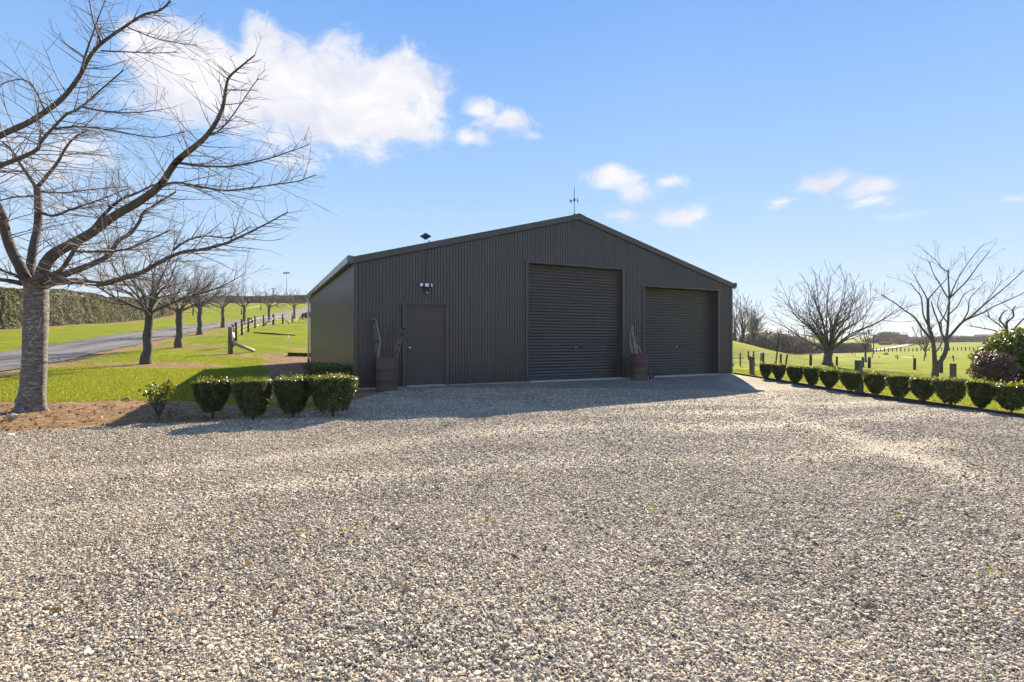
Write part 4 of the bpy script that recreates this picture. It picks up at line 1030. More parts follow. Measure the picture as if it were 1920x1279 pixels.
for li, (pp, r0, r1) in enumerate(limbs):
    pts = smooth_path([loc(W(*q)) for q in pp], 5); Ym = pp[0][2]; n = len(pts)
    rad = [max(.004, .80 * (r0 + (r1 - r0) * (i / (n - 1)) ** (.62 if r0 > 6 else .75)) / F * Ym * (1 + .07 * (rg.random() - .5))) for i in range(n)]
    m = MB(); m.tube(pts, rad, 12 if r0 > 6 else 8 if r0 > 3 else 6, True)
    # burrs and spurs on the thick wood
    m.build('limb', M['bark_limb'], cherry)
    L = sum((pts[i + 1] - pts[i]).length for i in range(n - 1))
    cnt = int(L * (14 if r0 > 4 else 19))
    for j in range(cnt):
        t = .10 + .90 * (j + rg.random()) / cnt; f = t * (n - 1); i = min(int(f), n - 2); q = pts[i].lerp(pts[i + 1], f - i); dd = (pts[i + 1] - pts[i]).normalized()
        if rad[i] > .07 and rg.random() < .8: continue
        s = dd.cross(rvec(rg)); s.z *= .6; s.normalize(); ang = R(rg.uniform(35, 75)); nd = dd * math.cos(ang) + s * math.sin(ang)
        nd.z = nd.z * .5 + .02
        ln = rg.uniform(.25, 1.0) ** 1.3 * 1.45 * (1 if r0 > 3.1 else .68) * (1 - .72 * t ** 2)
        grow([tw], q, nd, ln, min(.0085, max(.0032, rad[i] * .5)), rg, 0, prm_ch)
add_stuff(tw, 'twigs', M['twig'], cherry)

def vase_tree(name, label, group, base, trunk_h, r0, spread, height, nlimb, seed, bark, twig, sc=1.0, lean=(0, 0), kids=(2.6, 3.4, 3.0), maxl=2, upright=.35, ratio=.5, rmin=.005, sides=(7, 5, 3, 3), wig=.13, lr0=.52, lowz=.38, lowp=1.0):
    rg = random.Random(seed); e = thing(name, label, 'tree', base, 0, group)
    m = MB(); pts = [Vector((0, 0, -.12))]; 
    n = 9
    for i in range(1, n + 1): pts.append(Vector((lean[0] * i / n + .03 * trunk_h * (rg.random() - .5), lean[1] * i / n + .03 * trunk_h * (rg.random() - .5), trunk_h * i / n)))
    rad = [r0 * (1.55 if i == 0 else 1.18 if i == 1 else 1.0 - .12 * i / n + .16 * (rg.random() - .5) + (.2 if i == n else 0)) for i in range(n + 1)]
    m.tube(smooth_path(pts, 2), np.interp(np.linspace(0, n, 2 * n + 1), range(n + 1), rad).tolist(), 12, True, .10, rg); m.build('trunk', bark, e)
    tw = MB(); top = pts[-1]
    for k in range(nlimb):
        a = 2 * math.pi * (k + rg.random() * .6) / nlimb; el = rg.uniform(.55, 1.0) if k % 3 else rg.uniform(.15, .45)
        tip = Vector((spread * math.cos(a) * el, spread * math.sin(a) * el, (height - trunk_h) * rg.uniform(.8, 1.05) * (1.05 - lowz * el ** lowp)))
        c1 = Vector((tip.x * .33, tip.y * .33, tip.z * (.22 + .2 * upright))); c2 = Vector((tip.x * .68, tip.y * .68, tip.z * (.55 + .1 * upright)))
        lp = smooth_path([top - Vector((-.35 * r0 * math.cos(a), -.35 * r0 * math.sin(a), .5 * r0)), top + c1 + rvec(rg) * .06 * height * .4, top + c2 + rvec(rg) * .10 * height * .4, top + tip], 4)
        nn = len(lp); lr = [max(rmin * 1.2, r0 * lr0 * (1 - .9 * (i / (nn - 1)) ** .7)) for i in range(nn)]
        lm = MB(); lm.tube(lp, lr, 8, False)
        prm = dict(seg=.3 * sc, wig=wig, up=[.22, .2, .15], rmin=rmin, sides=list(sides)[1:], kids=list(kids)[1:], t0=.15, ang=38, ratio=ratio, rr=.6, max=maxl - 1)
        L = sum((lp[i + 1] - lp[i]).length for i in range(nn - 1)); cnt = max(3, int(L * kids[0]))
        for j in range(cnt):
            t = .18 + .82 * (j + rg.random()) / cnt; f = t * (nn - 1); i = min(int(f), nn - 2); q = lp[i].lerp(lp[i + 1], f - i); dd = (lp[i + 1] - lp[i]).normalized()
            s = dd.cross(rvec(rg)).normalized(); ang = R(rg.uniform(25, 55)); nd = dd * math.cos(ang) + s * math.sin(ang)
            grow([lm, tw, tw], q, nd, L * .42 * rg.uniform(.6, 1.2) * (1.1 - .5 * t), max(rmin, lr[i] * .55), rg, 0, prm)
        lm.build('limb', bark, e)
    add_stuff(tw, 'twigs', twig, e); return e

av = [(2, 5.0, .155, 2.9), (3, 4.9, .17, 2.9), (4, 4.8, .165, 2.9), (5, 4.7, .16, 2.8), (6, 4.9, .16, 3.0), (7, 5.0, .17, 3.2), (8, 4.6, .17, 3.0)]
avpx = [(275, 683), (336, 652), (374, 628), (418, 615), (458, 609), (504, 605), (552, 598)]
for i, (px, py) in enumerate(avpx):
    b = P(px, py); num = ordn[i + 1]; kd = (4.5, 5.5, 5.5) if i < 3 else (3.5, 4.5, 4.5)
    vase_tree('cherry_tree', f'bare cherry tree, {num} from the front in the row beside the driveway', 'bare trees along the driveway', b, (683 - 582) / F * P(275, 683).y if i == 0 else 1.95 + .05 * (i % 3), av[i][2], av[i][3] * 1.2, av[i][1] * .97, 9 if i < 3 else 7, 200 + i,
              M['bark_dark'], M['twig_far'], 1.0, (.12, 0) if i == 0 else (.03 * (i % 3 - 1), 0), kd, 2, .1, .55, .0045 + .0011 * i, (7, 5, 3, 3), .13, .42)
# spreading tree on the right, upright rods
b = P(1551, 685)
vase_tree('spreading_tree', 'wide bare many-stemmed tree in the right paddock, tallest there', None, b, (685 - 655) / F * b.y, .30, 4.7, 6.7, 22, 31, M['bark_dark'], M['bark_limb'], 1.6, (.1, 0), (2.3, 1.9, 1.8), 2, .55, .48, .009, (8, 5, 4, 3), .10, .29, .66, 1.5)

# bare young tree right, limbs traced from the photograph
TY = 20.4; TB = Vector((ray(1753, TY), TY, gz1(ray(1753, TY), TY)))
ft = thing('forked_tree', 'pale grey bare tree with a forked trunk behind the right hedge row', 'tree', TB)
def tl(q): return W(q[0], q[1], TY + (q[2] if len(q) > 2 else 0)) - TB
lim = [([(1750,722),(1752,709),(1756,684)], 7.5, 7.2), ([(1753,686),(1751,655,.1),(1748,633,.2),(1742,614,.3),(1740,590,.3),(1740,562,.3)], 5.2, 2.6),
 ([(1758,686),(1770,667,-.2),(1775,649,-.3),(1773,635,-.3)], 5, 4.2), ([(1774,637,-.3),(1777,614,-.2),(1779,582,-.2),(1780,558,-.2),(1778,515,-.2),(1779,505,-.2)], 3.4, 1),
 ([(1775,637,-.3),(1788,623,-.6),(1803,606,-.9),(1823,592,-1.1),(1843,574,-1.3),(1868,553,-1.5),(1892,533,-1.6),(1922,505,-1.8)], 3.4, .8), ([(1812,600,-1),(1845,586,-1.2),(1864,575,-1.3),(1894,562,-1.4),(1924,547,-1.5)], 1.8, .7),
 ([(1771,637,-.3),(1764,621,0),(1760,606,.2),(1752,586,.4),(1746,566,.5)], 2.6, 1.2), ([(1744,634,.2),(1729,617,.0),(1721,604,-.3),(1711,592,-.5),(1695,582,-.7),(1677,568,-.9),(1652,553,-1.1)], 3, .8),
 ([(1741,612,.3),(1731,590,.5),(1727,558,.7),(1716,543,.8),(1707,531,.8)], 2.2, .7), ([(1740,562,.3),(1750,550,.2),(1762,537,.1),(1776,522,0)], 1.8, .7), ([(1740,565,.3),(1732,548,.4),(1720,528,.5),(1713,514,.5)], 1.6, .6),
 ([(1780,560,-.2),(1795,545,-.3),(1813,527,-.5),(1835,497,-.7),(1856,471,-.8)], 2.1, .7), ([(1782,556,-.2),(1790,535,-.1),(1803,511,.1),(1827,478,.2),(1845,458,.3)], 1.8, .5), ([(1779,560,-.2),(1772,551,0),(1760,529,.2),(1750,513,.3),(1742,490,.3)], 1.8, .6),
 ([(1778,511,-.2),(1766,503,-.1),(1756,490,0),(1731,469,.1)], 1.2, .5), ([(1750,665,.1),(1762,650,.4),(1766,634,.6),(1764,600,.8)], 2.4, 1.2), ([(1803,606,-.9),(1815,585,-1),(1818,562,-1),(1832,545,-1),(1850,528,-1)], 1.6, .5), ([(1779,590,-.2),(1795,575,-.4),(1808,553,-.5),(1830,540,-.6)], 1.6, .6),
 ([(1777,606,-.2),(1765,590,.2),(1758,570,.3),(1765,545,.4)], 1.7, .6), ([(1823,592,-1.1),(1850,565,-1.3),(1880,525,-1.5)], 1.3, .5), ([(1760,610,.2),(1772,590,.1),(1778,570,.1)], 1.8, .8)]
prm_f = dict(seg=.2, wig=.12, up=[.25, .2], rmin=.0042, sides=[4, 3], kids=[5.2], t0=.2, ang=42, ratio=.42, rr=.6, max=1)
rg = random.Random(8); tw = MB()
for k, (pp, r0, r1) in enumerate(lim):
    pts = smooth_path([tl(q) for q in pp], 5); n = len(pts); rad = [max(.006, .82 * (r0 + (r1 - r0) * (i / (n - 1)) ** .75) / F * TY * (1.25 if (k == 0 and i < 4) else 1) * (1 + .12 * (rg.random() - .5))) for i in range(n)]
    MB().tube(pts, rad, 10 if r0 > 4 else 7, True).build('trunk' if k == 0 else 'limb', M['bark_grey'] if r0 > 2 else M['bark_limb'], ft)
    if r0 > 4.5: continue
    L = sum((pts[i + 1] - pts[i]).length for i in range(n - 1)); cnt = int(L * 3.6)
    for j in range(cnt):
        t = .2 + .8 * (j + rg.random()) / cnt; f = t * (n - 1); i = min(int(f), n - 2); q = pts[i].lerp(pts[i + 1], f - i); dd = (pts[i + 1] - pts[i]).normalized(); s = dd.cross(rvec(rg)).normalized(); ang = R(rg.uniform(25, 55))
        grow([tw], q, dd * math.cos(ang) + s * math.sin(ang), rg.uniform(.25, .95), .007, rg, 0, prm_f)
add_stuff(tw, 'twigs', M['twig'], ft)
# twisty bare tree whose top shows over the evergreen shrub
TY = 18.5; TB = Vector((ray(1893, TY), TY, gz1(ray(1893, TY), TY)))
tt_ = thing('twisted_tree', 'bare twisting branches rising behind the tall green shrub', 'tree', TB); tw = MB()
for k, (pp, r0, r1) in enumerate([([(1893,710),(1892,660),(1890,625)], 4.5, 3.5), ([(1890,628),(1888,606),(1900,594),(1899,582),(1904,574)], 2, .8), ([(1889,626),(1882,610),(1874,600),(1880,588),(1889,582)], 1.8, .7), ([(1889,640),(1868,622),(1843,616),(1812,611)], 1.6, .5), ([(1892,628),(1906,612),(1920,598),(1932,590)], 1.8, .8), ([(1880,615),(1866,604),(1855,596),(1852,585)], 1.2, .5)]):
    pts = smooth_path([tl(q) for q in pp], 5); n = len(pts); rad = [max(.006, (r0 + (r1 - r0) * i / (n - 1)) / F * TY) for i in range(n)]
    MB().tube(pts, rad, 7, True).build('trunk' if k == 0 else 'limb', M['bark_dark'], tt_)
    if k:
        for j in range(9):
            i = rg.randrange(3, n - 1); dd = (pts[i + 1] - pts[i]).normalized(); s = dd.cross(rvec(rg)).normalized()
            grow([tw], pts[i], dd * .6 + s * .8, rg.uniform(.25, .7), .008, rg, 0, dict(prm_f, kids=[3]))
add_stuff(tw, 'twigs', M['twig'], tt_)

# more distant bare trees on the right
def far_tree(name, label, px, Y, top_py, spread_px, seed, mat='twig_far', nl=8, th=.3, up=.8, bark='bark_dark', r0=None, kids=(1.1, 1.3, 1.2), maxl=2, rmin=.03, group='distant bare trees on the right'):
    x = ray(px, Y); b = Vector((x, Y, gz1(x, Y))); H = CAMH + (640 - top_py) / F * Y - b.z
    return vase_tree(name, label, group, b, H * th, r0 or H * .022, spread_px / F * Y, H, nl, seed, M[bark], M[mat], H / 4, (0, 0), kids, maxl, up, .5, rmin, (6, 4, 3, 3), .12)
far_tree('bare_tree', 'tall slender bare tree on the mound beside the shed', 1391, 72, 556, 24, 51, 'twig_far', 10, .25, 1.0, rmin=.022)
far_tree('poplar_tree', 'narrow brownish poplar just right of the tall tree on the mound', 1413, 78, 576, 9, 52, 'twig_far', 14, .12, 1.3, 'bark_limb', kids=(1.8, 1.6, 1.2), rmin=.025)
far_tree('bare_tree', 'pale leaning bare tree touching the shed edge on the mound', 1377, 76, 566, 14, 53, 'twig_far', 8, .1, 1.0, 'bark_limb', rmin=.022)
far_tree('bare_tree', 'bare tree with drooping side branches behind the spreading tree', 1623, 56, 597, 30, 54, 'twig_far', 11, .3, .3, rmin=.014)
far_tree('bare_tree', 'small pale tree on the skyline left of the spreading tree', 1462, 100, 616, 12, 55, 'twig_far', 8, .35, .8, 'bark_limb', rmin=.03)
far_tree('bare_tree', 'bare bushy tree behind the left side of the spreading tree', 1488, 105, 612, 26, 56, 'twig_far', 12, .1, .8, rmin=.035)
far_tree('bare_tree', 'leaning bare tree seen between the forked trunks', 1735, 95, 600, 30, 57, 'twig_far', 10, .15, .6, rmin=.03)
for i, (px, Y, tp_, spx, mt, lab) in enumerate([(1505, 120, 630, 26, 'twig_red', 'low reddish bare shrub behind the spreading tree'), (1448, 110, 628, 18, 'twig_far', 'grey bare thicket shrub right of the poplar'),
        (1428, 105, 632, 16, 'twig_far', 'grey bare thicket shrub at the foot of the poplar'), (1688, 250, 629, 26, 'twig_red', 'reddish bare tree in front of the distant evergreen'), (1712, 265, 634, 22, 'twig_red', 'reddish brown bare tree right of the distant evergreen')]):
    far_tree('bare_shrub', lab, px, Y, tp_, spx, 70 + i, mt, 14, .08, .6, 'bark_limb', kids=(1.6, 1.6, 1), rmin=.03 * Y / 100, group='distant shrubs and trees on the right')
def far_mass(name, label, px, Y, top_py, w_px, N, mat, seed, leaf):
    x = ray(px, Y); b = Vector((x, Y, gz1(x, Y) - .2)); H = CAMH + (640 - top_py) / F * Y - b.z
    return round_bush(name, label, b, w_px / 2 / F * Y, w_px / 3 / F * Y, H, N, leaf, mat, seed, 'tree')
far_mass('evergreen_tree', 'rounded grey-green evergreen far off beyond the pale road', 1668, 285, 624, 50, 2600, 'leaf_far', 81, .75)
far_mass('evergreen_tree', 'lower grey-green evergreen left of the rounded one beyond the pale road', 1645, 290, 634, 40, 1800, 'leaf_far', 82, .75)
far_mass('red_tree', 'dull red leafy tree beyond the pale road, in front of the evergreens', 1692, 262, 631, 36, 1200, 'leaf_red', 83, .6)
far_mass('red_tree', 'small dull red bush beyond the pale road, left of the red tree', 1660, 255, 641, 22, 800, 'leaf_red', 84, .5)
far_mass('brown_bush', 'brownish distant bush right of the red trees', 1722, 262, 635, 36, 1300, 'leaf_bush', 85, .6)
for i, px in enumerate((1745, 1775, 1800, 1822, 1788)):
    far_mass('brown_bush', ['brownish bush on the far ridge, leftmost of the ridge clump', 'brownish bush on the far ridge, second of the ridge clump', 'brownish bush on the far ridge, right of the forked trunk', 'low brownish bush ending the far ridge clump', 'taller brownish bush in the middle of the ridge clump'][i], px, 420 + 8 * i, [633, 632, 631.5, 634, 630.5][i], 34, 900, 'leaf_bush', 90 + i, 1.0)
round_bush('brown_thicket', 'brown leafless thicket behind the mound near the shed', Vector((ray(1432, 108), 108, gz1(ray(1432, 108), 108))), 6, 3, 4.6, 2600, .5, 'leaf_bush', 97, 'bush')
round_bush('brown_thicket', 'brown leafless thicket left of the field hedge', Vector((ray(1478, 118), 118, gz1(ray(1478, 118), 118))), 5.5, 3, 3.9, 2200, .5, 'leaf_bush', 98, 'bush')
# dark hedge on the far skyline hill
long_hedge('skyline_hedge', 'thin dark hedge on the skyline at the far right', [(505, 560, 4), (600, 590, 5)], 2.5, 3000, 1.1, 'leaf_bush', 25)

# ------------------------------------------------------------------ fences
def post(parent, b, h, r, mat, rg, sq=False, lean=0, seed=0):
    m = MB(); p = Vector(b)
    m.tube([p - Vector((0, 0, .25)), p + Vector((lean * .5, 0, h * .5)), p + Vector((lean, 0, h))], [r, r * 1.02, r * .98], 9, True, .08, rg)
    return m.build('post', mat, parent)
rg = random.Random(4)
lp = [(432,664,614,8.2),(437,651,609,5),(442.5,640,605,4.4),(453.5,629,599,4),(465.5,623,596,3.6),(478,616,593,3),(494,612.5,591,2.8),(512.5,610,590,3.8),(530,608,590,3),(548,606,590,2.4),(568,600,588,2.4)]
bs = [P(px, pb) for px, pb, pt, w in lp]
lf = thing('paddock_fence', 'line of dark wooden posts with thin wires climbing from the lawn beside the avenue', 'fence', bs[0]); o0 = bs[0]
for (px, pb, pt, w), b in zip(lp, bs): post(lf, b - o0, max(.95, min(1.35, (pb - pt) / F * b.y)), w / 2 / F * b.y, M['wood_grey'] if px < 440 else M['wood_black'], rg)
def strut(parent, p0, p1, r, mat): return MB().tube([p0, p1], r, 8).build('strut', mat, parent)
e0 = P(476, 660); strut(lf, bs[0] - o0 + Vector((.1, .0, .52)), e0 - o0 + Vector((0, 0, .05)), .085, M['wood_pale'])
e1 = P(507, 612); strut(lf, bs[7] - o0 + Vector((0, -.1, .75)), bs[7] - o0 + Vector((-.55, -.9, .0)), .12, M['wood_pale'])
strut(lf, bs[8] - o0 + Vector((0, 0, .8)), bs[8] - o0 + Vector((.9, -.3, 0)), .07, M['wood_pale'])
for hh in (.25, .55, .85):
    m = MB()
    for a, b in zip(bs[1:-1], bs[2:]): m.tube([a - o0 + Vector((0, -.1, hh)), b - o0 + Vector((0, -.1, hh))], .006, 4)
    m.build('wire', M['zinc'], lf)
m = MB(); q = bs[1] - o0 + Vector((.08, -.18, .62)); m.lathe([(.02, -.04), (.15, -.035), (.16, -.02), (.06, -.018), (.06, .018), (.16, .02), (.15, .035), (.02, .04)], 16, (0, 0, 0), Matrix.Translation(q) @ Matrix.Rotation(R(80), 4, 'Y')); m.build('tape_reel', M['white'], lf)
# things lying about in the left paddock
def log(name, label, cat, p0, p1, r, mat, sq=False):
    a, b = P(*p0), P(*p1); e = thing(name, label, cat, a); d = b - a; m = MB()
    if sq:
        q = d.to_track_quat('X', 'Z').to_matrix().to_4x4(); m.box((0, -r, 0), (d.length, r, 1.5 * r), q)
    else: m.tube([Vector((0, 0, r * .7)), d * .5 + Vector((0, 0, r * .8)), d + Vector((0, 0, r * .6))], [r, r * 1.1, r * .7], 8, True, .2, random.Random(2))
    m.build('timber', mat, e); return e
log('fallen_branch', 'dark fallen branch lying in the paddock grass', 'branch', (476, 625), (553, 630), .045, M['wood_black'])
log('timber_sleeper', 'dark squared timber lying on the ground by the shed downpipe', 'timber', (541, 668), (585, 669), .11, M['wood_black'], True)
b = P(541, 645); e = thing('tread_in_post', 'white plastic tread-in post standing in the left paddock', 'post', b)
MB().tube([(0, 0, -.05), (0, 0, .5)], .014, 6).tube([(-.05, 0, .12), (.05, 0, .12)], .012, 5).tube([(0, 0, .38), (.05, 0, .42)], .01, 5).build('stake', M['white'], e)
b = P(469, 607); e = thing('tyre', 'dark tyre lying beside the driveway behind the fence posts', 'tyre', b)
MB().lathe([(.16, -.09), (.30, -.10), (.36, -.05), (.36, .05), (.30, .10), (.16, .09), (.16, -.09)], 20, (0, 0, 0), Matrix.Translation((0, 0, .33)) @ Matrix.Rotation(R(70), 4, 'X') @ Matrix.Rotation(R(20), 4, 'Y')).build('rubber', M['black'], e)
# orange barrier tape and dark posts on the far slope
a, b_ = P(297, 592), P(362, 592); of = thing('tape_barrier', 'two orange tapes strung between posts beyond the driveway', 'barrier', a)
d = b_ - a; 
for hh in (.55, 1.15):
    m = MB(); pts = [d * t + Vector((0, 0, hh - .25 * math.sin(math.pi * t))) for t in np.linspace(0, 1, 9)]
    for p, q in zip(pts[:-1], pts[1:]): m.add([p, q, q + Vector((0, 0, .09)), p + Vector((0, 0, .09)), p + Vector((0, .01, 0)), q + Vector((0, .01, 0)), q + Vector((0, .01, .09)), p + Vector((0, .01, .09))], [(0, 1, 2, 3), (7, 6, 5, 4), (3, 2, 6, 7), (0, 4, 5, 1)])
    m.build('tape', M['orange'], of)
post(of, (0, 0, 0), 1.4, .08, M['wood_black'], rg); post(of, d, 1.5, .11, M['wood_black'], rg); strut(of, d + Vector((.1, 0, 1.0)), d + Vector((1.3, -.4, .0)), .06, M['wood_black'])
sl_ = thing('slope_fence', 'short dark posts on the green slope above the driveway', 'fence', P(453, 591)); o0 = Vector(sl_.location)
bb = [P(px, py) for px, py in ((453, 591), (489, 582), (520, 576))]
for b in bb: post(sl_, b - o0, 1.15, .09, M['wood_black'], rg)
m = MB()
for a, b in zip(bb[:-1], bb[1:]): m.tube([a - o0 + Vector((0, 0, .9)), b - o0 + Vector((0, 0, .9))], .012, 4)
m.build('wire', M['zinc'], sl_)
# poles beyond the crest
Yp = 172; x = ray(537.5, Yp); b = Vector((x, Yp, gz1(x, Yp))); tpz = CAMH + (640 - 511) / F * Yp - b.z
fp = thing('floodlight_mast', 'tall thin pole with a wide lamp bank on the hill crest', 'light pole', b)
MB().tube([(0, 0, -.3), (0, 0, tpz)], [.13, .08], 8).build('pole', M['pipe'], fp)
for k in range(3):
    xx = -.72 + k * .72; bevel(MB().box((xx - .3, -.25, tpz - .55), (xx + .3, .0, tpz + .05)).build('lamp', M['pipe'], fp), .03)
MB().box((-1.05, 0.01, tpz - .3), (1.05, .12, tpz - .18)).build('crossbar', M['pipe'], fp)
Yp = 158; x = ray(512, Yp); b = Vector((x, Yp, gz1(x, Yp))); tpz = CAMH + (640 - 541) / F * Yp - b.z
up = thing('utility_pole', 'short dark power pole with a crossarm rising above the ridge hedge', 'pole', b)
MB().tube([(0, 0, -.3), (0, 0, tpz)], [.17, .14], 8).build('pole', M['wood_black'], up); MB().box((-.5, -.1, tpz - .15), (.5, .1, tpz)).build('crossarm', M['wood_black'], up)

# right: stout wooden posts standing by the hedge
for px, pb, pt, w, lab in ((1410, 703, 669, 7, 'square grey wooden post standing on the lawn nearest the shed'), (1610, 735, 676, 9.5, 'stout grey wooden post with a tap box behind the hedge row'), (1787, 722, 682, 7.5, 'grey wooden post with brackets right of the forked tree')):
    b = P(px, pb); hh = (pb - pt) / F * b.y; r = w / 2 / F * b.y
    e = thing('wooden_post', lab, 'post', b, R(12), 'stout wooden posts behind the right hedge'); bevel(MB().box((-r, -r, -.3), (r, r, hh)).build('timber', M['wood_grey'], e), .012)
    m = MB()
    if px == 1610: m.box((-.02, -r - .07, hh - .40), (.07, -r - .004, hh - .28)); m.tube([(.03, -r - .03, hh - .4), (.03, -r - .03, -.02)], .015, 6)
    elif px == 1787:
        for z in (.15, .45, .72): m.box((r + .003, -.03, hh * z), (r + .035, .03, hh * z + .04))
    else: m.box((-r * .5, -r - .02, hh - .10), (r * .5, -r - .003, hh - .05))
    m.build('fitting', M['black'], e)
# right paddock electric fence
rf_px = [(1388,687,662.5,2.4,0),(1403.5,675,659,3,0),(1413,682,659,3,0),(1427,681,663,2.4,0),(1431,681,661.5,4,0),(1464,682,664,3.4,0),(1473,683,665,3,.12),(1520,685.5,665,4.6,0),(1569,686,669,3.6,0),(1618,689,670,4.2,0),(1630,691,670,5,0),(1715,694,672,4.6,0),(1765,700,680,5.5,0)]
bs = [P(px, pb) for px, pb, *_ in rf_px]
rf = thing('electric_fence', 'dark posts with white electric tape across the right paddock', 'fence', bs[0]); o0 = bs[0].copy()
for (px, pb, pt, w, ln), b in zip(rf_px, bs): post(rf, b - o0, (pb - pt) / F * b.y, w / 2 / F * b.y, M['wood_black'], rg, False, ln)
ln_ = sorted([b for i, b in enumerate(bs) if i not in (1, 2)], key=lambda v: v.x)
for hh, rr, mt in ((.42, .006, 'tape'), (.72, .008, 'tape')):
    m = MB()
    for a, b in zip(ln_[:-1], ln_[1:]):
        if (b - a).length < 25 and abs(b.x - a.x) > .6 * abs(b.y - a.y): m.tube([a - o0 + Vector((0, -.06, hh)), (a + b) / 2 - o0 + Vector((0, -.06, hh - .03)), b - o0 + Vector((0, -.06, hh))], rr, 4)
    m.build('tape', M[mt], rf)
a, b = P(1453, 690), Vector(); pt = W(1461, 627.5, a.y); e = thing('leaning_pole', 'tall thin dark pole leaning right among the fence posts', 'pole', a)
MB().tube([(0, 0, -.2), pt - a], [.05, .035], 8).build('pole', M['wood_black'], e); MB().box((-.04, -.04, .35), (.05, .04, .42)).build('insulator', M['tape'], e)
# second fence line farther out, with tape
pf = [(1598, 666, 660), (1635.5, 672, 663), (1648, 671, 666.5), (1680, 672.5, 666), (1683, 675, 666), (1712.5, 672, 666), (1733, 677, 668), (1763, 678, 669), (1786, 672, 666.5), (1788, 678, 668), (1825, 672, 666.5), (1358 + 245, 668, 661)]
bs = [P(px, pb) for px, pb, pt in pf]; ff_ = thing('far_electric_fence', 'thin far posts with white tape beyond the spreading tree', 'fence', bs[0]); o0 = bs[0].copy()
for (px, pb, pt), b in zip(pf, bs): post(ff_, b - o0, (pb - pt) / F * b.y, .055, M['wood_black'], rg)
m = MB(); tl_ = [P(px, py) for px, py in ((1540, 668), (1600, 669.5), (1640, 673), (1690, 677), (1745, 679.5), (1800, 681.5), (1845, 682.5))]
for a, b in zip(tl_[:-1], tl_[1:]): m.tube([a - o0 + Vector((0, 0, .45)), b - o0 + Vector((0, 0, .45))], .009, 4)
m.build('tape', M['tape'], ff_)
# boundary fence at the far side: many posts
bf = thing('boundary_fence', 'long dark post and rail fence across the far side of the paddock', 'fence', (ray(1640, 150), 150, gz1(ray(1640, 150), 150))); o0 = Vector(bf.location); prev = None; rl = MB()
for i in range(32):
    px = 1628 + i * 7.6; Yb = 152 + (px - 1628) * .05; x = ray(px, Yb); b = Vector((x, Yb, gz1(x, Yb)))
    post(bf, b - o0, 1.0 + .25 * rg.random(), .16 if i % 4 == 0 else .12, M['wood_black'], rg)
    if prev is not None:
        for hh in (.55, 1.0): rl.tube([prev - o0 + Vector((0, 0, hh)), b - o0 + Vector((0, 0, hh))], .018, 4)
    prev = b
rl.build('rail', M['wood_black'], bf)
b = P(1654, 661); Yb = 120; x = ray(1638, Yb); b = Vector((x, Yb, gz1(x, Yb))); e = thing('utility_pole', 'thin dark power pole rising right of the spreading tree', 'pole', b)
tz = CAMH + (640 - 628) / F * Yb - b.z; MB().tube([(0, 0, -.3), (0, 0, tz)], [.13, .10], 7).build('pole', M['wood_black'], e); MB().box((-.55, -.05, tz - .25), (.55, .05, tz - .1)).build('crossarm', M['wood_black'], e)
# tap and red marker at the right shed corner
b = P(1371.8, 686.5); e = thing('red_marker', 'short red marker post on a pale base just past the right shed corner', 'marker', b)
hh = 6.5 / F * b.y; MB().tube([(0, 0, .1), (0, 0, .1 + hh)], .022 * b.y / 20 + .02, 10).build('post', M['red'], e); MB().lathe([(.001, .12), (.10, .11), (.13, .04), (.13, -.05)], 14).build('base', M['concrete'], e)
b = P(1372.5, 679); e = thing('paddock_gate', 'thin metal gate end with a rail just past the right shed corner', 'gate', b); hg = (679 - 659) / F * b.y
MB().tube([(0, 0, -.1), (0, 0, hg)], .03, 8).build('post', M['iron'], e); MB().tube([(0, 0, .25), (.9, .2, .25)], .025, 6).tube([(0, 0, hg - .08), (-.5, -.05, hg - .06)], .025, 6).build('rail', M['iron'], e)
# timber edging along the right side of the gravel
te = thing('timber_edging', 'low dark timber edging between the gravel and the right lawn', 'edging', (7.93, 6, 0))
yy = 3.0
while yy < 18.3:
    y1 = min(18.4, yy + 2.4); m = MB(); z0, z1 = gz1(7.93, yy), gz1(7.93, y1)
    vs = [(-.018, yy - 6, z0 - .06), (.018, yy - 6, z0 - .06), (.018, y1 - 6.004, z1 - .06), (-.018, y1 - 6.004, z1 - .06), (-.018, yy - 6, z0 + .075), (.018, yy - 6, z0 + .075), (.018, y1 - 6.004, z1 + .075), (-.018, y1 - 6.004, z1 + .075)]
    m.add(vs, [(0,3,2,1),(4,5,6,7),(0,1,5,4),(1,2,6,5),(2,3,7,6),(3,0,4,7)]); m.build('board', M['wood_black'], te); yy = y1

# ------------------------------------------------------------------ animals (one skinned body each)
def skin_animal(name, verts, edges, radii, root, mat, parent, sub=2):
    me = bpy.data.meshes.new(name); me.from_pydata(verts, edges, []); o = link(name, me, mat, parent)
    md = o.modifiers.new('skin', 'SKIN'); 
    for v, r in zip(me.skin_vertices[0].data, radii): v.radius = r if isinstance(r, tuple) else (r, r)
    me.skin_vertices[0].data[root].use_root = True; md.use_smooth_shade = True
    s = o.modifiers.new('sub', 'SUBSURF'); s.levels = s.render_levels = sub; return o
def m_cow():
    t = NT('cow_hide'); v = t.coord('Object'); sep = t.n('ShaderNodeSeparateXYZ'); t.t.links.new(v, sep.inputs[0]); n = t.noise(v, 3.5, 4)
    def less(s, k, w=.06): return t.step(t.math('ADD', s, t.math('MULTIPLY', t.math('SUBTRACT', n, .5), .22)), k + w, k - w)
    head = less(sep.outputs[0], -.98); low = less(sep.outputs[2], .52)
    crest = t.math('MULTIPLY', less(sep.outputs[0], -.52), t.step(sep.outputs[2], 1.13, 1.24)); tail = 0
    w = t.math('MAXIMUM', t.math('MAXIMUM', head, low), crest)
    return t.bsdf(t.mix(w, t.mix(n, (.26, .065, .020), (.17, .045, .016)), (.68, .63, .56)), .7, 0, t.bump(t.noise(v, 30, 3), .2, .01), .2)
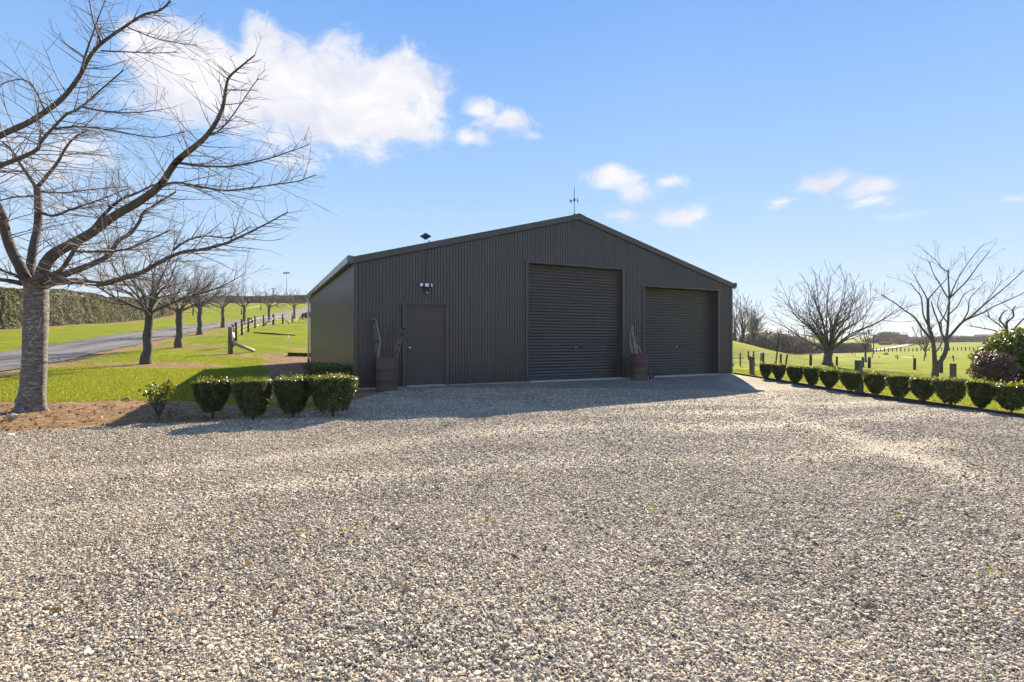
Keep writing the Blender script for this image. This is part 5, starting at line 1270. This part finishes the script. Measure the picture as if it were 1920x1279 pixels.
Yc = 69; x = ray(579.5, Yc); b = Vector((x, Yc, gz1(x, Yc)))
cow = thing('cow', 'brown and white cow grazing head down beside the shed corner', 'cow', b, R(18))
V_ = [(0, 0, .98), (.45, 0, 1.0), (.78, 0, 1.02), (-.42, 0, .98), (-.70, 0, .98), (-.95, 0, .72), (-1.12, 0, .42), (-1.20, 0, .30), (-1.27, 0, .14)]
E_ = [(0, 1), (1, 2), (0, 3), (3, 4), (4, 5), (5, 6), (6, 7), (7, 8)]
Rr = [(.36, .40), (.35, .38), (.24, .27), (.33, .36), (.25, .29), (.16, .20), (.13, .15), (.115, .125), (.085, .085)]
for sx, sy, kind in ((-.5, .2, 'f'), (-.5, -.2, 'f'), (.66, .2, 'h'), (.66, -.2, 'h')):
    i = len(V_); st = -.0 if sy > 0 else .14
    if kind == 'f': V_ += [(sx + st, sy, .70), (sx + st + .02, sy, .38), (sx + st, sy, .06)]; E_ += [(3, i), (i, i + 1), (i + 1, i + 2)]; Rr += [.13, .075, .065]
    else: V_ += [(sx - .05 + st, sy, .74), (sx + .10 + st, sy, .46), (sx + .04 + st, sy, .06)]; E_ += [(1, i), (i, i + 1), (i + 1, i + 2)]; Rr += [.16, .078, .065]
skin_animal('body', V_, E_, Rr, 0, m_cow(), cow)
m = MB()
for sy in (-1, 1): m.prism([(0, 0), (.05, .10), (.0, .19), (-.05, .09)], .03, Matrix.Translation((-1.08, sy * .10, .52)) @ Matrix.Rotation(R(sy * -90), 4, 'Z') @ Matrix.Rotation(R(80), 4, 'Y'))
m.build('ear', M['bark_dark'], cow)
MB().tube([(.98, 0, 1.05), (1.04, 0, .8), (1.03, 0, .5)], [.03, .025, .02], 6).tube([(1.03, 0, .5), (1.03, 0, .32)], [.05, .02], 6).build('tail', M['tape'], cow)
def m_wool():
    t = NT('sheep_wool'); v = t.coord('Object'); sep = t.n('ShaderNodeSeparateXYZ'); t.t.links.new(v, sep.inputs[0]); n = t.noise(v, 9, 4)
    w = t.math('MAXIMUM', t.step(sep.outputs[0], -.46, -.52), t.step(sep.outputs[2], .32, .26))
    return t.bsdf(t.mix(w, t.mix(n, (.42, .33, .26), (.58, .48, .40)), (.04, .03, .026)), .9, 0, t.bump(n, .8, .04), .1)
def sheep(px, py, h_px, label, rz, mat):
    b = P(px, py); k = h_px / F * b.y / .86; e = thing('sheep', label, 'sheep', b, rz, 'sheep grazing in the right paddock'); e.scale = (k, k, k)
    V_ = [(0, 0, .56), (.30, 0, .57), (.46, 0, .54), (-.28, 0, .55), (-.46, 0, .46), (-.60, 0, .26), (-.68, 0, .10)]; E_ = [(0, 1), (1, 2), (0, 3), (3, 4), (4, 5), (5, 6)]; Rr = [(.27, .29), (.27, .28), (.16, .18), (.24, .26), (.14, .15), (.09, .10), (.06, .06)]
    for sx, sy, p in ((-.27, .13, 3), (-.24, -.13, 3), (.30, .13, 1), (.34, -.13, 1)):
        i = len(V_); V_ += [(sx, sy, .34), (sx + .02, sy, .18), (sx, sy, .03)]; E_ += [(p, i), (i, i + 1), (i + 1, i + 2)]; Rr += [.08, .045, .04]
    skin_animal('body', V_, E_, Rr, 0, mat, e)
M['wool'] = m_wool()
sheep(1662, 667.5, 6.2, 'pale sheep grazing head down in the far right paddock', R(-15), M['wool'])
sheep(1629, 661.5, 3.0, 'tiny dark-looking sheep far off beside the bare tree trunk', R(70), M['bark_dark'])

# ------------------------------------------------------------------ small things on the ground
def stone_mesh(seed, flat):
    rg = random.Random(seed); bm = bmesh.new(); bmesh.ops.create_icosphere(bm, subdivisions=1, radius=.5)
    for v in bm.verts: v.co *= rg.uniform(.72, 1.12); v.co.z *= flat; v.co.x *= 1.25
    me = bpy.data.meshes.new('stone'); bm.to_mesh(me); bm.free(); me.materials.append(M['stone']); return me
b = P(23, 788); e = link('rock', stone_mesh(77, .75), None); e.location = b + Vector((0, 0, .05)); e.scale = (.15, .13, .15); tag(e, 'small pale rock on the soil left of the cherry trunk', 'rock')
b = P(15, 822); e = link('rock', stone_mesh(78, .6), None); e.location = b + Vector((0, 0, .03)); e.scale = (.16, .12, .10); tag(e, 'small dark flat rock at the left gravel edge', 'rock')
b = P(238, 752); e = thing('root_stick', 'short curved grey stick lying at the lawn edge', 'stick', b)
MB().tube([(-.12, .05, .02), (-.02, .03, .045), (.06, -.02, .03), (.12, -.10, .012)], [.012, .018, .016, .008], 7).build('wood', M['bark_limb'], e)

# gravel stones: instanced chips, denser towards the viewer
rng = np.random.default_rng(99); PX, PY = [], []
for y0, y1, dens in ((1.2, 2.6, 17500), (2.6, 4.0, 12500), (4.0, 5.6, 6500), (5.6, 7.6, 3600), (7.6, 10, 1500), (10, 13, 600)):
    area_n = int(dens * (y1 - y0) * (y0 + y1 + 1.0) * 1.06); y = y0 + (y1 - y0) * rng.random(area_n); x = (rng.random(area_n) * 2 - 1) * (y * 1.06 + .4)
    lim_ = top_gravel(x) + .35 * (vnoise(x, y, 2.5, 41) - .3); ok = (y < lim_) & (x < 7.86)
    PX.append(x[ok]); PY.append(y[ok])
PX, PY = np.concatenate(PX), np.concatenate(PY)
keep = rng.random(len(PX)) > .72 * np.clip(track_mask(PX, PY), 0, 1) + .35 * sst((vnoise(PX, PY, .45, 62) - .55) / .25)
PX, PY = PX[keep], PY[keep]; n = len(PX)
sz = .0071 * np.exp(rng.normal(size=n) * .36) * np.interp(PY, [1, 3, 6, 12], [1., 1.05, 1.3, 1.7]) * (.80 + .45 * vnoise(PX, PY, .7, 61)); sz = np.clip(sz, .005, .04); big = rng.random(n) < .012; sz[big] *= 1.6; sz = np.clip(sz, .004, .022)
PZ = gravel_z(PX, PY) + sz * .18
me = bpy.data.meshes.new('gravel_stones'); me.vertices.add(n); me.vertices.foreach_set('co', np.stack([PX, PY, PZ], 1).astype(np.float32).ravel())
def vattr(name, typ, val):
    a = me.attributes.new(name, typ, 'POINT'); a.data.foreach_set('vector' if typ == 'FLOAT_VECTOR' else 'value', np.asarray(val, np.float32 if typ != 'INT' else np.int32).ravel())
rot = np.stack([rng.normal(size=n) * .55, rng.normal(size=n) * .55, rng.random(n) * 6.283], 1)
vattr('rot', 'FLOAT_VECTOR', rot); vattr('siz', 'FLOAT', sz * 1.25)
gst = link('gravel_stones', me); tag(gst, kind='stuff')
ng = bpy.data.node_groups.new('scatter', 'GeometryNodeTree'); ng.interface.new_socket('Geometry', in_out='INPUT', socket_type='NodeSocketGeometry'); ng.interface.new_socket('Geometry', in_out='OUTPUT', socket_type='NodeSocketGeometry')
gi, go = ng.nodes.new('NodeGroupInput'), ng.nodes.new('NodeGroupOutput'); iop = ng.nodes.new('GeometryNodeInstanceOnPoints'); mtp = ng.nodes.new('GeometryNodeMeshToPoints')
ng.links.new(gi.outputs[0], mtp.inputs[0]); ng.links.new(mtp.outputs[0], iop.inputs['Points']); ng.links.new(iop.outputs[0], go.inputs[0])
gti = ng.nodes.new('GeometryNodeGeometryToInstance')
for k in range(7):
    so = bpy.data.objects.new('stone_source', stone_mesh(500 + k, .34 + .05 * k)); oi = ng.nodes.new('GeometryNodeObjectInfo'); oi.inputs[0].default_value = so
    oi.inputs['As Instance'].default_value = False
    ng.links.new(oi.outputs['Geometry'], gti.inputs[0])
ng.links.new(gti.outputs[0], iop.inputs['Instance']); iop.inputs['Pick Instance'].default_value = True
for nm, typ, sock in (('rot', 'FLOAT_VECTOR', 'Rotation'), ('siz', 'FLOAT', 'Scale')):
    na = ng.nodes.new('GeometryNodeInputNamedAttribute'); na.data_type = typ; na.inputs[0].default_value = nm; ng.links.new(na.outputs[0], iop.inputs[sock])
md = gst.modifiers.new('scatter', 'NODES'); md.node_group = ng

# fallen leaves and weeds on the gravel
rng = np.random.default_rng(17); N = 420; y = 2.2 + 10 * rng.random(N) ** 1.2; x = (rng.random(N) * 2 - 1) * y; ok = y < top_gravel(x) - .2; x, y = x[ok], y[ok]; N = len(x)
c = np.stack([x, y, gravel_z(x, y) + .016], 1); tag(link('fallen_leaves', leaf_mesh('fallen_leaves', c, rng.normal(size=(N, 3)) * .4 + np.array([0, 0, 1]), .022 * (.6 + .8 * rng.random(N)), rng), M['litter']), kind='stuff')
N0 = 1500; y = 6.3 + 3.2 * rng.random(N0); x = -3.4 - 7 * rng.random(N0); ok = y > top_gravel(x) - .4; x, y = x[ok], y[ok]; N = len(x)
c = np.stack([x, y, gz(x, y) + .022], 1); tag(link('soil_leaves', leaf_mesh('soil_leaves', c, rng.normal(size=(N, 3)) * .5 + np.array([0, 0, 1]), .032 * (.6 + .8 * rng.random(N)), rng), M['litter']), kind='stuff')
C_ = []; 
for k in range(46):
    yy = 2.3 + 9 * rng.random(); xx = (rng.random() * 2 - 1) * yy * .95
    if yy > float(top_gravel(xx)) - .4: continue
    q = 6 + int(10 * rng.random()); C_.append(np.stack([xx + rng.normal(size=q) * .025, yy + rng.normal(size=q) * .025, gravel_z(xx, yy) + .022 + .012 * rng.random(q)], 1))
C_ = np.concatenate(C_); N = len(C_); tag(link('weeds', leaf_mesh('weeds', C_, rng.normal(size=(N, 3)) + np.array([0, 0, .8]), .010 * (.6 + .8 * rng.random(N)), rng), M['blade']), kind='stuff')

# ------------------------------------------------------------------ air: one closed box of thin haze round the whole scene
hz = MB().box((-910, -160, -6), (910, 1110, 28)).build('haze', None); tag(hz, kind='stuff')
hm = bpy.data.materials.new('haze'); hm.use_nodes = True; hm.node_tree.nodes.clear()
ho = hm.node_tree.nodes.new('ShaderNodeOutputMaterial'); pv = hm.node_tree.nodes.new('ShaderNodeVolumePrincipled')
pv.inputs['Color'].default_value = (.92, .95, 1, 1); pv.inputs['Density'].default_value = .00026; pv.inputs['Anisotropy'].default_value = .1
hm.node_tree.links.new(pv.outputs[0], ho.inputs['Volume']); hz.data.materials.append(hm)
